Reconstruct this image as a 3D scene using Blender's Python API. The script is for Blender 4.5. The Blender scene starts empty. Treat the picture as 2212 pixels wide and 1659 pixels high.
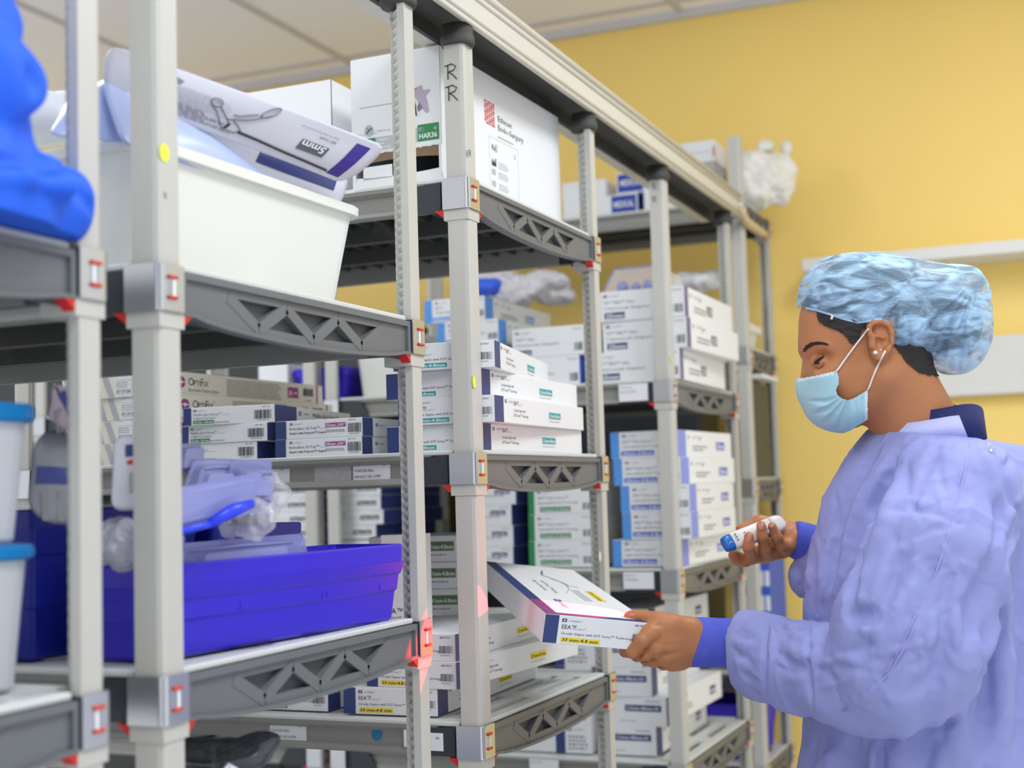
import bpy, bmesh, math, random
import numpy as np
from mathutils import Matrix, Vector
random.seed(7)
rng = np.random.RandomState(11)
SC = bpy.context.scene
COL = SC.collection

# ------------------------------------------------------------------ camera
F_PX, CX, CY, CAM_H = 2970.0, 1106.0, 829.5, 1.22
YAW, PITCH, ROLL = math.radians(22.82), math.radians(4.413), math.radians(-1.714)
fw = Vector((-math.sin(YAW)*math.cos(PITCH), math.cos(YAW)*math.cos(PITCH), math.sin(PITCH)))
_r = Vector((math.cos(YAW), math.sin(YAW), 0)); _u = _r.cross(fw)
rt = math.cos(ROLL)*_r + math.sin(ROLL)*_u
up = -math.sin(ROLL)*_r + math.cos(ROLL)*_u
CAM = Vector((0, 0, CAM_H))
cd = bpy.data.cameras.new('camera'); cam = bpy.data.objects.new('camera', cd); COL.objects.link(cam)
M3 = Matrix((rt, up, -fw)).transposed()
cam.matrix_world = Matrix.Translation(CAM) @ M3.to_4x4()
cd.sensor_width = 36.0; cd.lens = 36.0*F_PX/2212.0; cd.clip_start = 0.05
cd.dof.use_dof = True; cd.dof.focus_distance = 2.03; cd.dof.aperture_fstop = 3.4
SC.camera = cam

# ------------------------------------------------------------------ world, light, exposure
CEIL_Z = 2.75
w = bpy.data.worlds.new('world'); SC.world = w; w.use_nodes = True
w.node_tree.nodes['Background'].inputs[0].default_value = (0.95, 0.975, 1.0, 1); w.node_tree.nodes['Background'].inputs[1].default_value = 0.76
SC.view_settings.view_transform = 'Standard'; SC.view_settings.look = 'None'
SC.view_settings.exposure = 0.40; SC.view_settings.gamma = 1.0; SC.view_settings.use_curve_mapping = False
SC.cycles.use_denoising = True
SC.cycles.max_bounces = 8; SC.cycles.diffuse_bounces = 4; SC.cycles.glossy_bounces = 3
SC.cycles.transparent_max_bounces = 16; SC.cycles.transmission_bounces = 6; SC.cycles.sample_clamp_indirect = 6
SC.cycles.caustics_reflective = False; SC.cycles.caustics_refractive = False
TROFFERS = [(0.10, 0.55, 18), (0.25, 2.45, 18), (-2.2, 1.6, 19)]
for i, (x, y, e) in enumerate(TROFFERS):
    ld = bpy.data.lights.new('troffer_light', 'AREA'); ld.shape = 'RECTANGLE'; ld.size = 0.58; ld.size_y = 1.18
    ld.energy = e; ld.color = (0.955, 0.975, 1.0)
    lo = bpy.data.objects.new('troffer_light', ld); lo.location = (x, y, CEIL_Z-0.03); COL.objects.link(lo)

# ------------------------------------------------------------------ pixel -> place
def ray(px, py): return ((px-CX)/F_PX)*rt - ((py-CY)/F_PX)*up + fw
def onax(px, py, ax, v):
    d = ray(px, py); return CAM + d*((v-CAM[ax])/d[ax])
def atX(px, py, v): return onax(px, py, 0, v)
def atY(px, py, v): return onax(px, py, 1, v)
def atZ(px, py, v): return onax(px, py, 2, v)
def atD(px, py, z): return CAM + z*ray(px, py)

# ------------------------------------------------------------------ materials
def lin(c):
    return tuple(((x/255)/12.92 if x/255 <= .04045 else ((x/255+.055)/1.055)**2.4) for x in c)+(1,)
MATS = {}
def mat(name, rgb, rough=.5, metal=0., var=0., vscale=8., bump=0., bscale=60., spec=.5, trans=0., alpha=1., ior=1.45,
        sss=0., stretch=None, coat=0., emis=None):
    if name in MATS: return MATS[name]
    m = bpy.data.materials.new(name); m.use_nodes = True; nt = m.node_tree; b = nt.nodes['Principled BSDF']
    c = lin(rgb); b.inputs['Base Color'].default_value = c; b.inputs['Roughness'].default_value = rough
    b.inputs['Metallic'].default_value = metal; b.inputs['Specular IOR Level'].default_value = spec
    b.inputs['IOR'].default_value = ior; b.inputs['Transmission Weight'].default_value = trans; b.inputs['Alpha'].default_value = alpha
    b.inputs['Coat Weight'].default_value = coat
    if sss: b.inputs['Subsurface Weight'].default_value = sss; b.inputs['Subsurface Radius'].default_value = (.012, .005, .003)
    tc = nt.nodes.new('ShaderNodeTexCoord'); src = tc.outputs['Object']
    if stretch:
        mp = nt.nodes.new('ShaderNodeMapping'); mp.inputs['Scale'].default_value = stretch
        nt.links.new(src, mp.inputs['Vector']); src = mp.outputs['Vector']
    if var:
        n = nt.nodes.new('ShaderNodeTexNoise'); n.inputs['Scale'].default_value = vscale; n.inputs['Detail'].default_value = 5
        nt.links.new(src, n.inputs['Vector'])
        mx = nt.nodes.new('ShaderNodeMix'); mx.data_type = 'RGBA'
        mx.inputs['A'].default_value = tuple(max(0, x*(1-var)) for x in c[:3])+(1,)
        mx.inputs['B'].default_value = tuple(min(1, x*(1+var)) for x in c[:3])+(1,)
        nt.links.new(n.outputs['Fac'], mx.inputs['Factor']); nt.links.new(mx.outputs['Result'], b.inputs['Base Color'])
    if bump:
        n2 = nt.nodes.new('ShaderNodeTexNoise'); n2.inputs['Scale'].default_value = bscale; n2.inputs['Detail'].default_value = 4
        nt.links.new(src, n2.inputs['Vector'])
        bp = nt.nodes.new('ShaderNodeBump'); bp.inputs['Strength'].default_value = bump; bp.inputs['Distance'].default_value = .002
        nt.links.new(n2.outputs['Fac'], bp.inputs['Height']); nt.links.new(bp.outputs['Normal'], b.inputs['Normal'])
    MATS[name] = m; return m

M_wall = mat('yellow_paint', (252, 219, 126), .55, var=.04, vscale=3, bump=.08, bscale=220)
M_wwall = mat('white_paint', (225, 225, 220), .6, bump=.05, bscale=200)
M_ceil = mat('ceiling_tile', (252, 250, 253), .85, var=.04, vscale=90, bump=.2, bscale=160)
M_grid = mat('ceiling_grid', (205, 203, 204), .5)
M_floor = mat('vinyl_floor', (222, 222, 224), .35, var=.12, vscale=30)
M_post = mat('post_grey', (190, 190, 184), .38, var=.05, vscale=12, bump=.06, bscale=150)
M_lip = mat('tray_pale_grey', (208, 212, 210), .45, var=.05, vscale=14, bump=.05, bscale=90)
M_mat = mat('shelf_mat_grey', (150, 152, 150), .55, var=.06, vscale=20)
M_truss = mat('truss_grey', (104, 108, 112), .42, var=.08, vscale=9, bump=.1, bscale=160)
M_dark = mat('charcoal_plastic', (52, 58, 64), .42, var=.1, vscale=15, bump=.08, bscale=200)
M_under = mat('shelf_underframe', (62, 64, 62), .6, var=.08, vscale=18)
M_beam = mat('beam_taupe', (140, 141, 137), .5, var=.06, vscale=10)
M_alu = mat('brushed_aluminium', (205, 208, 212), .3, metal=.9, var=.05, vscale=30, stretch=(1, 1, 30))
M_red = mat('red_plastic', (205, 38, 30), .4)
M_rclip = mat('orange_red_clip', (214, 70, 44), .4)
M_rail = mat('pale_rail', (205, 203, 194), .32, var=.03, vscale=5)
M_white = mat('white_card', (227, 230, 233), .5, var=.015, vscale=6)
M_cream = mat('cream_card', (229, 226, 214), .55, var=.02, vscale=6)
M_grey = mat('grey_card', (176, 178, 178), .55, var=.03, vscale=6)
M_brown = mat('brown_card', (128, 106, 82), .8, var=.1, vscale=60)
M_navy = mat('navy_print', (46, 62, 118), .45)
M_ink = mat('black_ink', (38, 42, 50), .5)
M_dink = mat('grey_ink', (120, 122, 126), .5)
M_link = mat('pale_ink', (178, 182, 188), .5)
M_teal = mat('teal_print', (28, 156, 160), .5)
M_yel = mat('yellow_print', (236, 214, 44), .5)
M_grn = mat('green_print', (42, 132, 78), .5)
M_dgrn = mat('olive_green_print', (92, 122, 84), .5)
M_mag = mat('magenta_print', (158, 54, 140), .5)
M_pur = mat('purple_print', (84, 60, 150), .5)
M_lblu = mat('light_blue_print', (84, 150, 226), .5)
M_cblu = mat('cobalt_print', (56, 92, 196), .5)
M_pblu = mat('periwinkle_print', (132, 146, 220), .5)
M_vblu = mat('logo_blue', (24, 60, 160), .5)
M_lprint = mat('label_white', (228, 231, 236), .5)
M_dot = mat('lime_sticker', (222, 236, 76), .5)
M_mark = mat('marker_ink', (30, 40, 48), .5)

# ------------------------------------------------------------------ mesh building
class MB:
    """collects shapes, each with a material, into one mesh"""
    def __init__(s): s.v = []; s.f = []; s.m = []; s.mats = []; s.sm = []
    def mi(s, m):
        if m not in s.mats: s.mats.append(m)
        return s.mats.index(m)
    def add(s, vs, fs, m, T=None, smooth=False):
        b = len(s.v)
        if T is not None: vs = [T @ Vector(v) for v in vs]
        s.v += [tuple(v) for v in vs]; k = s.mi(m)
        for f in fs: s.f.append([b+i for i in f]); s.m.append(k); s.sm.append(smooth)
        return s
    def box(s, x0, y0, z0, x1, y1, z1, m, T=None, c=0.):
        if c <= 0:
            vs = [(x0,y0,z0),(x1,y0,z0),(x1,y1,z0),(x0,y1,z0),(x0,y0,z1),(x1,y0,z1),(x1,y1,z1),(x0,y1,z1)]
            fs = [(0,3,2,1),(4,5,6,7),(0,1,5,4),(1,2,6,5),(2,3,7,6),(3,0,4,7)]
            return s.add(vs, fs, m, T)
        poly = [(x0+c,y0),(x1-c,y0),(x1,y0+c),(x1,y1-c),(x1-c,y1),(x0+c,y1),(x0,y1-c),(x0,y0+c)]
        cxm, cym = (x0+x1)/2, (y0+y1)/2
        def ins(p): return (p[0]+(c if p[0] < cxm else -c)*.7, p[1]+(c if p[1] < cym else -c)*.7)
        rings = [(z0, [ins(p) for p in poly]), (z0+c, poly), (z1-c, poly), (z1, [ins(p) for p in poly])]
        return s.rings([[(p[0],p[1],z) for p in P] for z, P in rings], m, T)
    def rings(s, R, m, T=None, caps=True, smooth=False, closed=True):
        n = len(R[0]); vs = [p for r in R for p in r]; fs = []
        for i in range(len(R)-1):
            for j in range(n if closed else n-1):
                k = (j+1) % n
                fs.append((i*n+j, i*n+k, (i+1)*n+k, (i+1)*n+j))
        if caps: fs += [tuple(range(n-1, -1, -1)), tuple((len(R)-1)*n+j for j in range(n))]
        return s.add(vs, fs, m, T, smooth)
    def prism(s, poly, h0, h1, m, ax=2, T=None):
        """poly in the two other axes (in cyclic order), extruded along ax"""
        def P(a, b, h): return {2: (a, b, h), 0: (h, a, b), 1: (b, h, a)}[ax]
        return s.rings([[P(a, b, h0) for a, b in poly], [P(a, b, h1) for a, b in poly]], m, T)
    def tube(s, pts, r, m, n=8, T=None, caps=True, smooth=True):
        pts = [Vector(p) for p in pts]; R = []
        rr = r if isinstance(r, (list, tuple)) else [r]*len(pts)
        prev = None
        for i, p in enumerate(pts):
            t = (pts[min(i+1, len(pts)-1)]-pts[max(i-1, 0)]).normalized()
            if prev is None: a = t.orthogonal().normalized()
            else: a = (prev - t*prev.dot(t)).normalized()
            prev = a; b = t.cross(a)
            R.append([p + (a*math.cos(2*math.pi*k/n)+b*math.sin(2*math.pi*k/n))*rr[i] for k in range(n)])
        return s.rings(R, m, T, caps, smooth)
    def mesh(s, name):
        me = bpy.data.meshes.new(name); me.from_pydata(s.v, [], s.f)
        for m in s.mats: me.materials.append(m)
        me.polygons.foreach_set('material_index', s.m); me.polygons.foreach_set('use_smooth', s.sm)
        me.update(); return me
    def obj(s, name, parent=None, loc=None, rz=0.):
        o = bpy.data.objects.new(name, s.mesh(name)); COL.objects.link(o)
        if parent: o.parent = parent
        if loc is not None: o.location = loc
        o.rotation_euler = (0, 0, rz); return o

def tag(o, label, cat, group=None):
    o['label'] = label; o['category'] = cat
    if group: o['group'] = group
    return o
def empty(name, loc, label=None, cat=None, group=None, rz=0.):
    o = bpy.data.objects.new(name, None); COL.objects.link(o); o.location = loc; o.rotation_euler = (0, 0, rz)
    o.empty_display_size = .05
    if label: tag(o, label, cat, group)
    return o
def struct(mb, name):
    o = mb.obj(name); o['kind'] = 'structure'; return o
def link(name, me, parent=None, loc=(0, 0, 0), rz=0.):
    o = bpy.data.objects.new(name, me); COL.objects.link(o); o.parent = parent; o.location = loc; o.rotation_euler = (0, 0, rz); return o
def copy_tree(o, parent=None):
    c = o.copy(); COL.objects.link(c); c.parent = parent
    for ch in list(o.children): copy_tree(ch, c)
    return c

# ------------------------------------------------------------------ lettering
_T = {}
def text_mesh(s, bold=False):
    k = (s, bold)
    if k not in _T:
        cu = bpy.data.curves.new('t', 'FONT'); cu.body = s; cu.size = 1.; cu.resolution_u = 1 if len(s) > 8 else 2
        if bold: cu.offset = .022
        ob = bpy.data.objects.new('t', cu); me = ob.to_mesh()
        vs = [(v.co.x, v.co.y) for v in me.vertices]; fs = [tuple(p.vertices) for p in me.polygons]
        ob.to_mesh_clear(); bpy.data.objects.remove(ob); bpy.data.curves.remove(cu)
        x1 = max([v[0] for v in vs] or [1]); _T[k] = (vs, fs, x1)
    return _T[k]
def put_text(mb, s, T, x, y, h, m, wid=None, bold=False, it=0., align=0.):
    """cap height h (m) at (x, y) of the face whose frame is T; wid squeezes to a width"""
    vs, fs, x1 = text_mesh(s, bold); k = h/.7; kx = k if wid is None else wid/x1
    off = -align*x1*kx
    mb.add([(x+off+a*kx+it*b*k, y+b*k, 0.0) for a, b in vs], fs, m, T)
def rect(mb, T, x0, y0, x1, y1, m, z=-.00012):
    mb.add([(x0,y0,z),(x1,y0,z),(x1,y1,z),(x0,y1,z)], [(0,1,2,3)], m, T)
def disc(mb, T, x, y, r, m, z=-.00012, n=20, ry=None):
    ry = ry or r
    mb.add([(x+r*math.cos(2*math.pi*i/n), y+ry*math.sin(2*math.pi*i/n), z) for i in range(n)], [tuple(range(n))], m, T)
def barcode(mb, T, x0, y0, x1, y1, m=None, n=26):
    rs = random.Random(int(x0*1e5)); x = x0; ww = (x1-x0)/n/1.5
    while x < x1:
        a = rs.choice([.5, .8, 1.3, 1.9])*ww; rect(mb, T, x, y0, min(x+a, x1), y1, m or M_ink); x += a+rs.choice([.6, 1., 1.6])*ww
def lines(mb, T, x0, y0, x1, y1, n, m, t=.45, ragged=.3):
    rs = random.Random(n+int(x1*1e4)); p = (y1-y0)/n
    for i in range(n):
        y = y1-(i+1)*p; xe = x1-(x1-x0)*rs.random()*ragged; x = x0
        while x < xe-.001:
            a = min(xe, x+(x1-x0)*rs.uniform(.05, .16)); rect(mb, T, x, y, a, y+p*t, m); x = a+p*.35
def logo(mb, T, x, y, s, word=True, c=None, m=None):
    m = m or M_navy; rect(mb, T, x, y, x+s*1.5, y+s, m)
    rect(mb, T, x+s*.35, y+s*.4, x+s*1.15, y+s*.6, M_lprint, 0.); rect(mb, T, x+s*.65, y+s*.15, x+s*.85, y+s*.85, M_lprint, 0.)
    if word: put_text(mb, 'COVIDIEN\u2122', T, x+s*2., y+s*.15, s*.55, M_dink)
EPS = .0005
def faceT(kind, w, d, h):
    """frame of a box face: local x to the right, y up, z out; box base centred on the origin, front = -y"""
    if kind == 'front': return Matrix(((1,0,0,-w/2),(0,0,-1,-d/2-EPS),(0,1,0,0),(0,0,0,1)))
    if kind == 'right': return Matrix(((0,0,1,w/2+EPS),(1,0,0,-d/2),(0,1,0,0),(0,0,0,1)))
    if kind == 'top': return Matrix(((1,0,0,-w/2),(0,1,0,-d/2),(0,0,1,h+EPS),(0,0,0,1)))
def shell(mb, w, d, h, m, c=.0008): mb.box(-w/2, -d/2, 0, w/2, d/2, h, m, c=c)

# ------------------------------------------------------------------ implicit shapes (smooth unions, meshed by surface nets)
class SDF:
    def __init__(s, lo, hi, h):
        s.lo = np.array(lo, float); s.h = h; s.n = np.ceil((np.array(hi)-s.lo)/h).astype(int)+1
        s.F = np.full(s.n, .08, np.float32)
    def _sl(s, a, b, pad):
        i0 = np.clip(np.floor((np.minimum(a, b)-pad-s.lo)/s.h).astype(int), 0, s.n); i1 = np.clip(np.ceil((np.maximum(a, b)+pad-s.lo)/s.h).astype(int)+1, 0, s.n)
        sl = tuple(slice(i, j) for i, j in zip(i0, i1))
        g = [(s.lo[k]+s.h*np.arange(i0[k], i1[k])).astype(np.float32) for k in range(3)]
        return sl, g[0][:, None, None], g[1][None, :, None], g[2][None, None, :]
    def _op(s, sl, d, k, op):
        A = s.F[sl]
        if A.size == 0: return
        if op == 'add': s.F[sl] = np.minimum(A, d) if k <= 0 else np.minimum(A, d)-np.maximum(k-np.abs(A-d), 0)**2/(4*k)
        elif op == 'sub':
            d = -d; s.F[sl] = np.maximum(A, d) if k <= 0 else np.maximum(A, d)+np.maximum(k-np.abs(A-d), 0)**2/(4*k)
        else: s.F[sl] = op(A, d)
    def cap(s, a, b, r0, r1=None, k=.01, op='add', pad=.03):
        a = np.array(a, float); b = np.array(b, float); r1 = r0 if r1 is None else r1
        sl, X, Y, Z = s._sl(a, b, max(r0, r1)+pad); e = b-a; L = max(e@e, 1e-9)
        t = np.clip(((X-a[0])*e[0]+(Y-a[1])*e[1]+(Z-a[2])*e[2])/L, 0, 1)
        d = np.sqrt((X-a[0]-t*e[0])**2+(Y-a[1]-t*e[1])**2+(Z-a[2]-t*e[2])**2)-(r0+(r1-r0)*t)
        s._op(sl, d, k, op); return s
    def ell(s, c, r, k=.01, op='add', rot=None, pad=.03):
        c = np.array(c, float); r = np.array(r, float); R = np.eye(3) if rot is None else np.array(rot)
        m = r.max(); sl, X, Y, Z = s._sl(c, c, m+pad); x, y, z = X-c[0], Y-c[1], Z-c[2]
        q = [x*R[0][i]+y*R[1][i]+z*R[2][i] for i in range(3)]
        k0 = np.sqrt(sum((q[i]/r[i])**2 for i in range(3)))+1e-6; k1 = np.sqrt(sum((q[i]/r[i]**2)**2 for i in range(3)))+1e-6
        s._op(sl, k0*(k0-1)/k1, k, op); return s
    def groove(s, pts, wd, amp):
        """a crease (amp > 0) or ridge (amp < 0) along a polyline"""
        for a, b in zip(pts[:-1], pts[1:]):
            a = np.array(a, float); b = np.array(b, float); sl, X, Y, Z = s._sl(a, b, wd*2.6); e = b-a; L = max(e@e, 1e-9)
            t = np.clip(((X-a[0])*e[0]+(Y-a[1])*e[1]+(Z-a[2])*e[2])/L, 0, 1)
            q = ((X-a[0]-t*e[0])**2+(Y-a[1]-t*e[1])**2+(Z-a[2]-t*e[2])**2)/wd**2
            s.F[sl] += amp*np.exp(-q)
        return s
    def mesh(s):
        F, h = s.F, s.h; N = F.shape; neg = F < 0
        c = neg[:-1,:-1,:-1].astype(np.int8)
        for dx in (0,1):
            for dy in (0,1):
                for dz in (0,1):
                    if dx+dy+dz: c = c+neg[dx:N[0]-1+dx, dy:N[1]-1+dy, dz:N[2]-1+dz]
        act = (c > 0) & (c < 8); I = np.argwhere(act)
        idx = np.full(act.shape, -1, np.int64); idx[act] = np.arange(len(I))
        P = np.zeros((len(I), 3)); W = np.zeros(len(I))
        cor = [(a, b, e) for a in (0,1) for b in (0,1) for e in (0,1)]
        for p in cor:
            for ax in range(3):
                if p[ax]: continue
                q = list(p); q[ax] = 1
                f0 = F[I[:,0]+p[0], I[:,1]+p[1], I[:,2]+p[2]]; f1 = F[I[:,0]+q[0], I[:,1]+q[1], I[:,2]+q[2]]
                cr = (f0 < 0) != (f1 < 0); t = np.where(cr, f0/(f0-f1+1e-12), 0)
                pt = np.array(p, float)[None, :].repeat(len(I), 0); pt[:, ax] += t
                P += pt*cr[:, None]; W += cr
        V = (P/W[:, None]+I)*h+s.lo
        Q = []
        for ax in range(3):
            a1, a2 = (ax+1) % 3, (ax+2) % 3
            sl0 = [slice(1, n-1) for n in N]; sl0[ax] = slice(0, N[ax]-1); sl1 = list(sl0); sl1[ax] = slice(1, N[ax])
            n0, n1 = neg[tuple(sl0)], neg[tuple(sl1)]; E = np.argwhere(n0 != n1)
            fl = n0[tuple(E.T)]; off = np.ones(3, int); off[ax] = 0; E = E+off
            def g(d1, d2):
                e = E.copy(); e[:, a1] -= d1; e[:, a2] -= d2; return idx[e[:,0], e[:,1], e[:,2]]
            q = np.stack([g(1,1), g(0,1), g(0,0), g(1,0)], 1); q[~fl] = q[~fl][:, ::-1]; Q.append(q)
        return V, np.concatenate(Q)
def np_mesh(name, V, Q, mats, midx=None, smooth=True):
    me = bpy.data.meshes.new(name); nv, nf, k = len(V), len(Q), Q.shape[1]
    me.vertices.add(nv); me.vertices.foreach_set('co', np.ascontiguousarray(V, np.float32).ravel())
    me.loops.add(nf*k); me.loops.foreach_set('vertex_index', np.ascontiguousarray(Q, np.int32).ravel())
    me.polygons.add(nf); me.polygons.foreach_set('loop_start', np.arange(0, nf*k, k, dtype=np.int32))
    me.polygons.foreach_set('loop_total', np.full(nf, k, np.int32))
    for m in mats: me.materials.append(m)
    me.polygons.foreach_set('use_smooth', np.full(nf, smooth))
    if midx is not None: me.polygons.foreach_set('material_index', np.ascontiguousarray(midx, np.int32))
    me.update(calc_edges=True); me.validate(); return me
def smooth_np(V, Q, it=2, lam=.5):
    for _ in range(it):
        S = np.zeros_like(V); C = np.zeros(len(V))
        for a, b in ((0,1),(1,2),(2,3),(3,0)):
            np.add.at(S, Q[:,a], V[Q[:,b]]); np.add.at(C, Q[:,a], 1); np.add.at(S, Q[:,b], V[Q[:,a]]); np.add.at(C, Q[:,b], 1)
        V = V+lam*(S/np.maximum(C, 1)[:, None]-V)
    return V
# ------------------------------------------------------------------ the room
WALL_Y, RX, LX, BY = 4.25, 1.35, -4.6, -2.6
mb = MB(); mb.box(LX, BY, -.05, RX, WALL_Y, 0, M_floor); struct(mb, 'floor')
mb = MB(); mb.box(LX, WALL_Y, 0, RX+.1, WALL_Y+.1, CEIL_Z+.05, M_wall); struct(mb, 'wall_back')
mb = MB(); mb.box(LX, BY, CEIL_Z, RX, WALL_Y, CEIL_Z+.05, M_ceil)
GX0, GY0, GP = 0.05, 4.13, .60
x = GX0
xs = [GX0+i*GP for i in range(-8, 4) if LX < GX0+i*GP < RX]
for x in xs: mb.box(x-.012, BY, CEIL_Z-.006, x+.012, WALL_Y, CEIL_Z, M_grid)
y = GY0
while y > BY: mb.box(LX, y-.012, CEIL_Z-.0065, RX, y+.012, CEIL_Z-.0005, M_grid); y -= GP*2
mb.box(LX, WALL_Y-.025, CEIL_Z-.025, RX, WALL_Y, CEIL_Z, M_grid)
struct(mb, 'ceiling')
M_diff = mat('light_diffuser', (250, 250, 250), .6)
_n = M_diff.node_tree.nodes['Principled BSDF']; _n.inputs['Emission Color'].default_value = (1, .985, .95, 1); _n.inputs['Emission Strength'].default_value = 2.2
# white ledge shelf and white wall guard on the yellow wall
mb = MB(); p = atY(1730, 560, WALL_Y-.17)
zt = p.z; mb.box(p.x, WALL_Y-.17, zt-.036, 1.2, WALL_Y, zt, M_wwall, c=.003)
tag(mb.obj('wall_ledge'), 'long white ledge fixed high on the yellow wall above the blue cap', 'ledge')
mb = MB(); mb.box(-.62, WALL_Y-.045, 1.455, 1.3, WALL_Y, 1.625, M_wwall, c=.005)
tag(mb.obj('wall_panel'), 'wide white panel on the yellow wall behind the head', 'panel')
# ------------------------------------------------------------------ shelving units
AX = -.89            # aisle-side line of posts
LEN = .87            # post to post across the unit (x), depth runs along y
def post_mesh(sx, sy, h):
    """near/far post; (sx, sy) points to the outer corner of the unit"""
    a = .0172
    mb = MB(); rings_ = []
    def ring(z, n):
        pts = [(-a, a), (a-.006, a), (a-.0015, a-.0015), (a, a-.006), (a, -a), (a-.011+n*.0, -a-.0),( -a, a-.011)]
        # outer corner (+,+); notched diagonal runs from (a-.011,-a) to (-a, a-.011)
        pts = [(-a, a), (a-.007, a), (a-.002, a-.002), (a, a-.007), (a, -a), (a-.011-n*.3, -a+n*.0), (a-.011+n, -a+.004+n), (-a+.004+n, a-.011+n), (-a, a-.011-n*.3)]
        pts = [(x*sx, y*sy) for x, y in pts]
        if sx*sy < 0: pts = pts[::-1]
        return [(x, y, z) for x, y in pts]
    z = 0.; rings_.append(ring(0, 0)); z = .05
    while z < h-.02:
        rings_ += [ring(z, 0), ring(z+.0035, .0028), ring(z+.0095, .0004)]; z += .0127
    rings_.append(ring(h, 0)); mb.rings(rings_, M_post)
    mb.box(-a-.002, -a-.002, -.0, a+.002, a+.002, .03, M_dark)
    return mb
def collar_mesh(h0):
    mb = MB(); a = .021; n = 16
    def ring(z, r): return [(r*math.cos(2*math.pi*i/n), r*math.sin(2*math.pi*i/n), z) for i in range(n)]
    mb.rings([ring(h0-.034, .0255), ring(h0-.03, .027), ring(h0-.018, .027), ring(h0-.016, .0245), ring(h0, .0245)], M_under, smooth=True)
    return mb
def clamp_mesh(sx, sy):
    """aluminium corner plate with its red clip, round the outer corner; z from 0 to .048"""
    mb = MB(); a, t, H = .0215, .0016, .049
    L1, L2 = .030, .0245   # length along x face (front) and along y face (aisle side)
    def path(o):
        r = .0075; c = a-r+0; pts = [(-L1+.006, a+o)]
        for i in range(7):
            an = math.pi/2*(1-i/6); pts.append((c+(r+o)*math.cos(an), c+(r+o)*math.sin(an)))
        pts.append((a+o, -L2+.0045)); return pts
    P = path(0)+path(-t)[::-1]
    P = [(x*sx, y*sy) for x, y in P]
    if sx*sy > 0: P = P[::-1]
    z0 = 0
    mb.rings([[(x, y, z) for x, y in P] for z in (0, .003, H-.003, H)], M_alu)
    # polymer body between plate and post
    b = a-t-.0002
    mb.box(min(-b*sx, b*sx), min(-b*sy, b*sy), .001, max(-b*sx, b*sx), max(-b*sy, b*sy), H-.001, M_dark)
    # red clip on the aisle-side (x) face
    xo = sx*(a)
    for zc in (.014, .0355):
        mb.tube([(xo+sx*.0012, sy*(-.0055-.0), zc), (xo+sx*.0014, sy*(.0075), zc)], .0021, M_rclip, n=8)
    mb.box(min(xo, xo+sx*.0012), min(sy*-.004, sy*.001), .016, max(xo, xo+sx*.0012), max(sy*-.004, sy*.001), .034, M_lprint)
    mb.box(min(xo, xo+sx*.0012), min(sy*.003, sy*.006), .016, max(xo, xo+sx*.0012), max(sy*.003, sy*.006), .034, M_alu)
    return mb
def wedge_mesh(sx, sy):
    """post sleeve tabs under the clamp, and the red wedge tips"""
    mb = MB()
    q = lambda x0, y0, z0, x1, y1, z1, m: mb.box(min(x0*sx, x1*sx), min(y0*sy, y1*sy), z0, max(x0*sx, x1*sx), max(y0*sy, y1*sy), z1, m)
    q(-.0235, -.0235, -.017, .0185, .0185, 0, M_post)
    for x0, y0, x1, y1 in ((-.040, .004, -.0236, .0180), (.004, -.040, .0180, -.0236)):
        xs, ys = sorted((x0*sx, x1*sx)), sorted((y0*sy, y1*sy))
        T = [(xs[0], ys[0], 0), (xs[1], ys[0], 0), (xs[1], ys[1], 0), (xs[0], ys[1], 0)]
        if abs(x1-x0) > abs(y1-y0): e = x1*sx; B = [(e, ys[0], -.013), (e, ys[1], -.013)]
        else: e = y1*sy; B = [(xs[0], e, -.013), (xs[1], e, -.013)]
        mb.add(T+B, [(0,1,2,3),(0,4,1),(1,4,5,2),(2,5,3),(3,5,4,0),(0,3,5,4)], M_red)
    return mb
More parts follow.
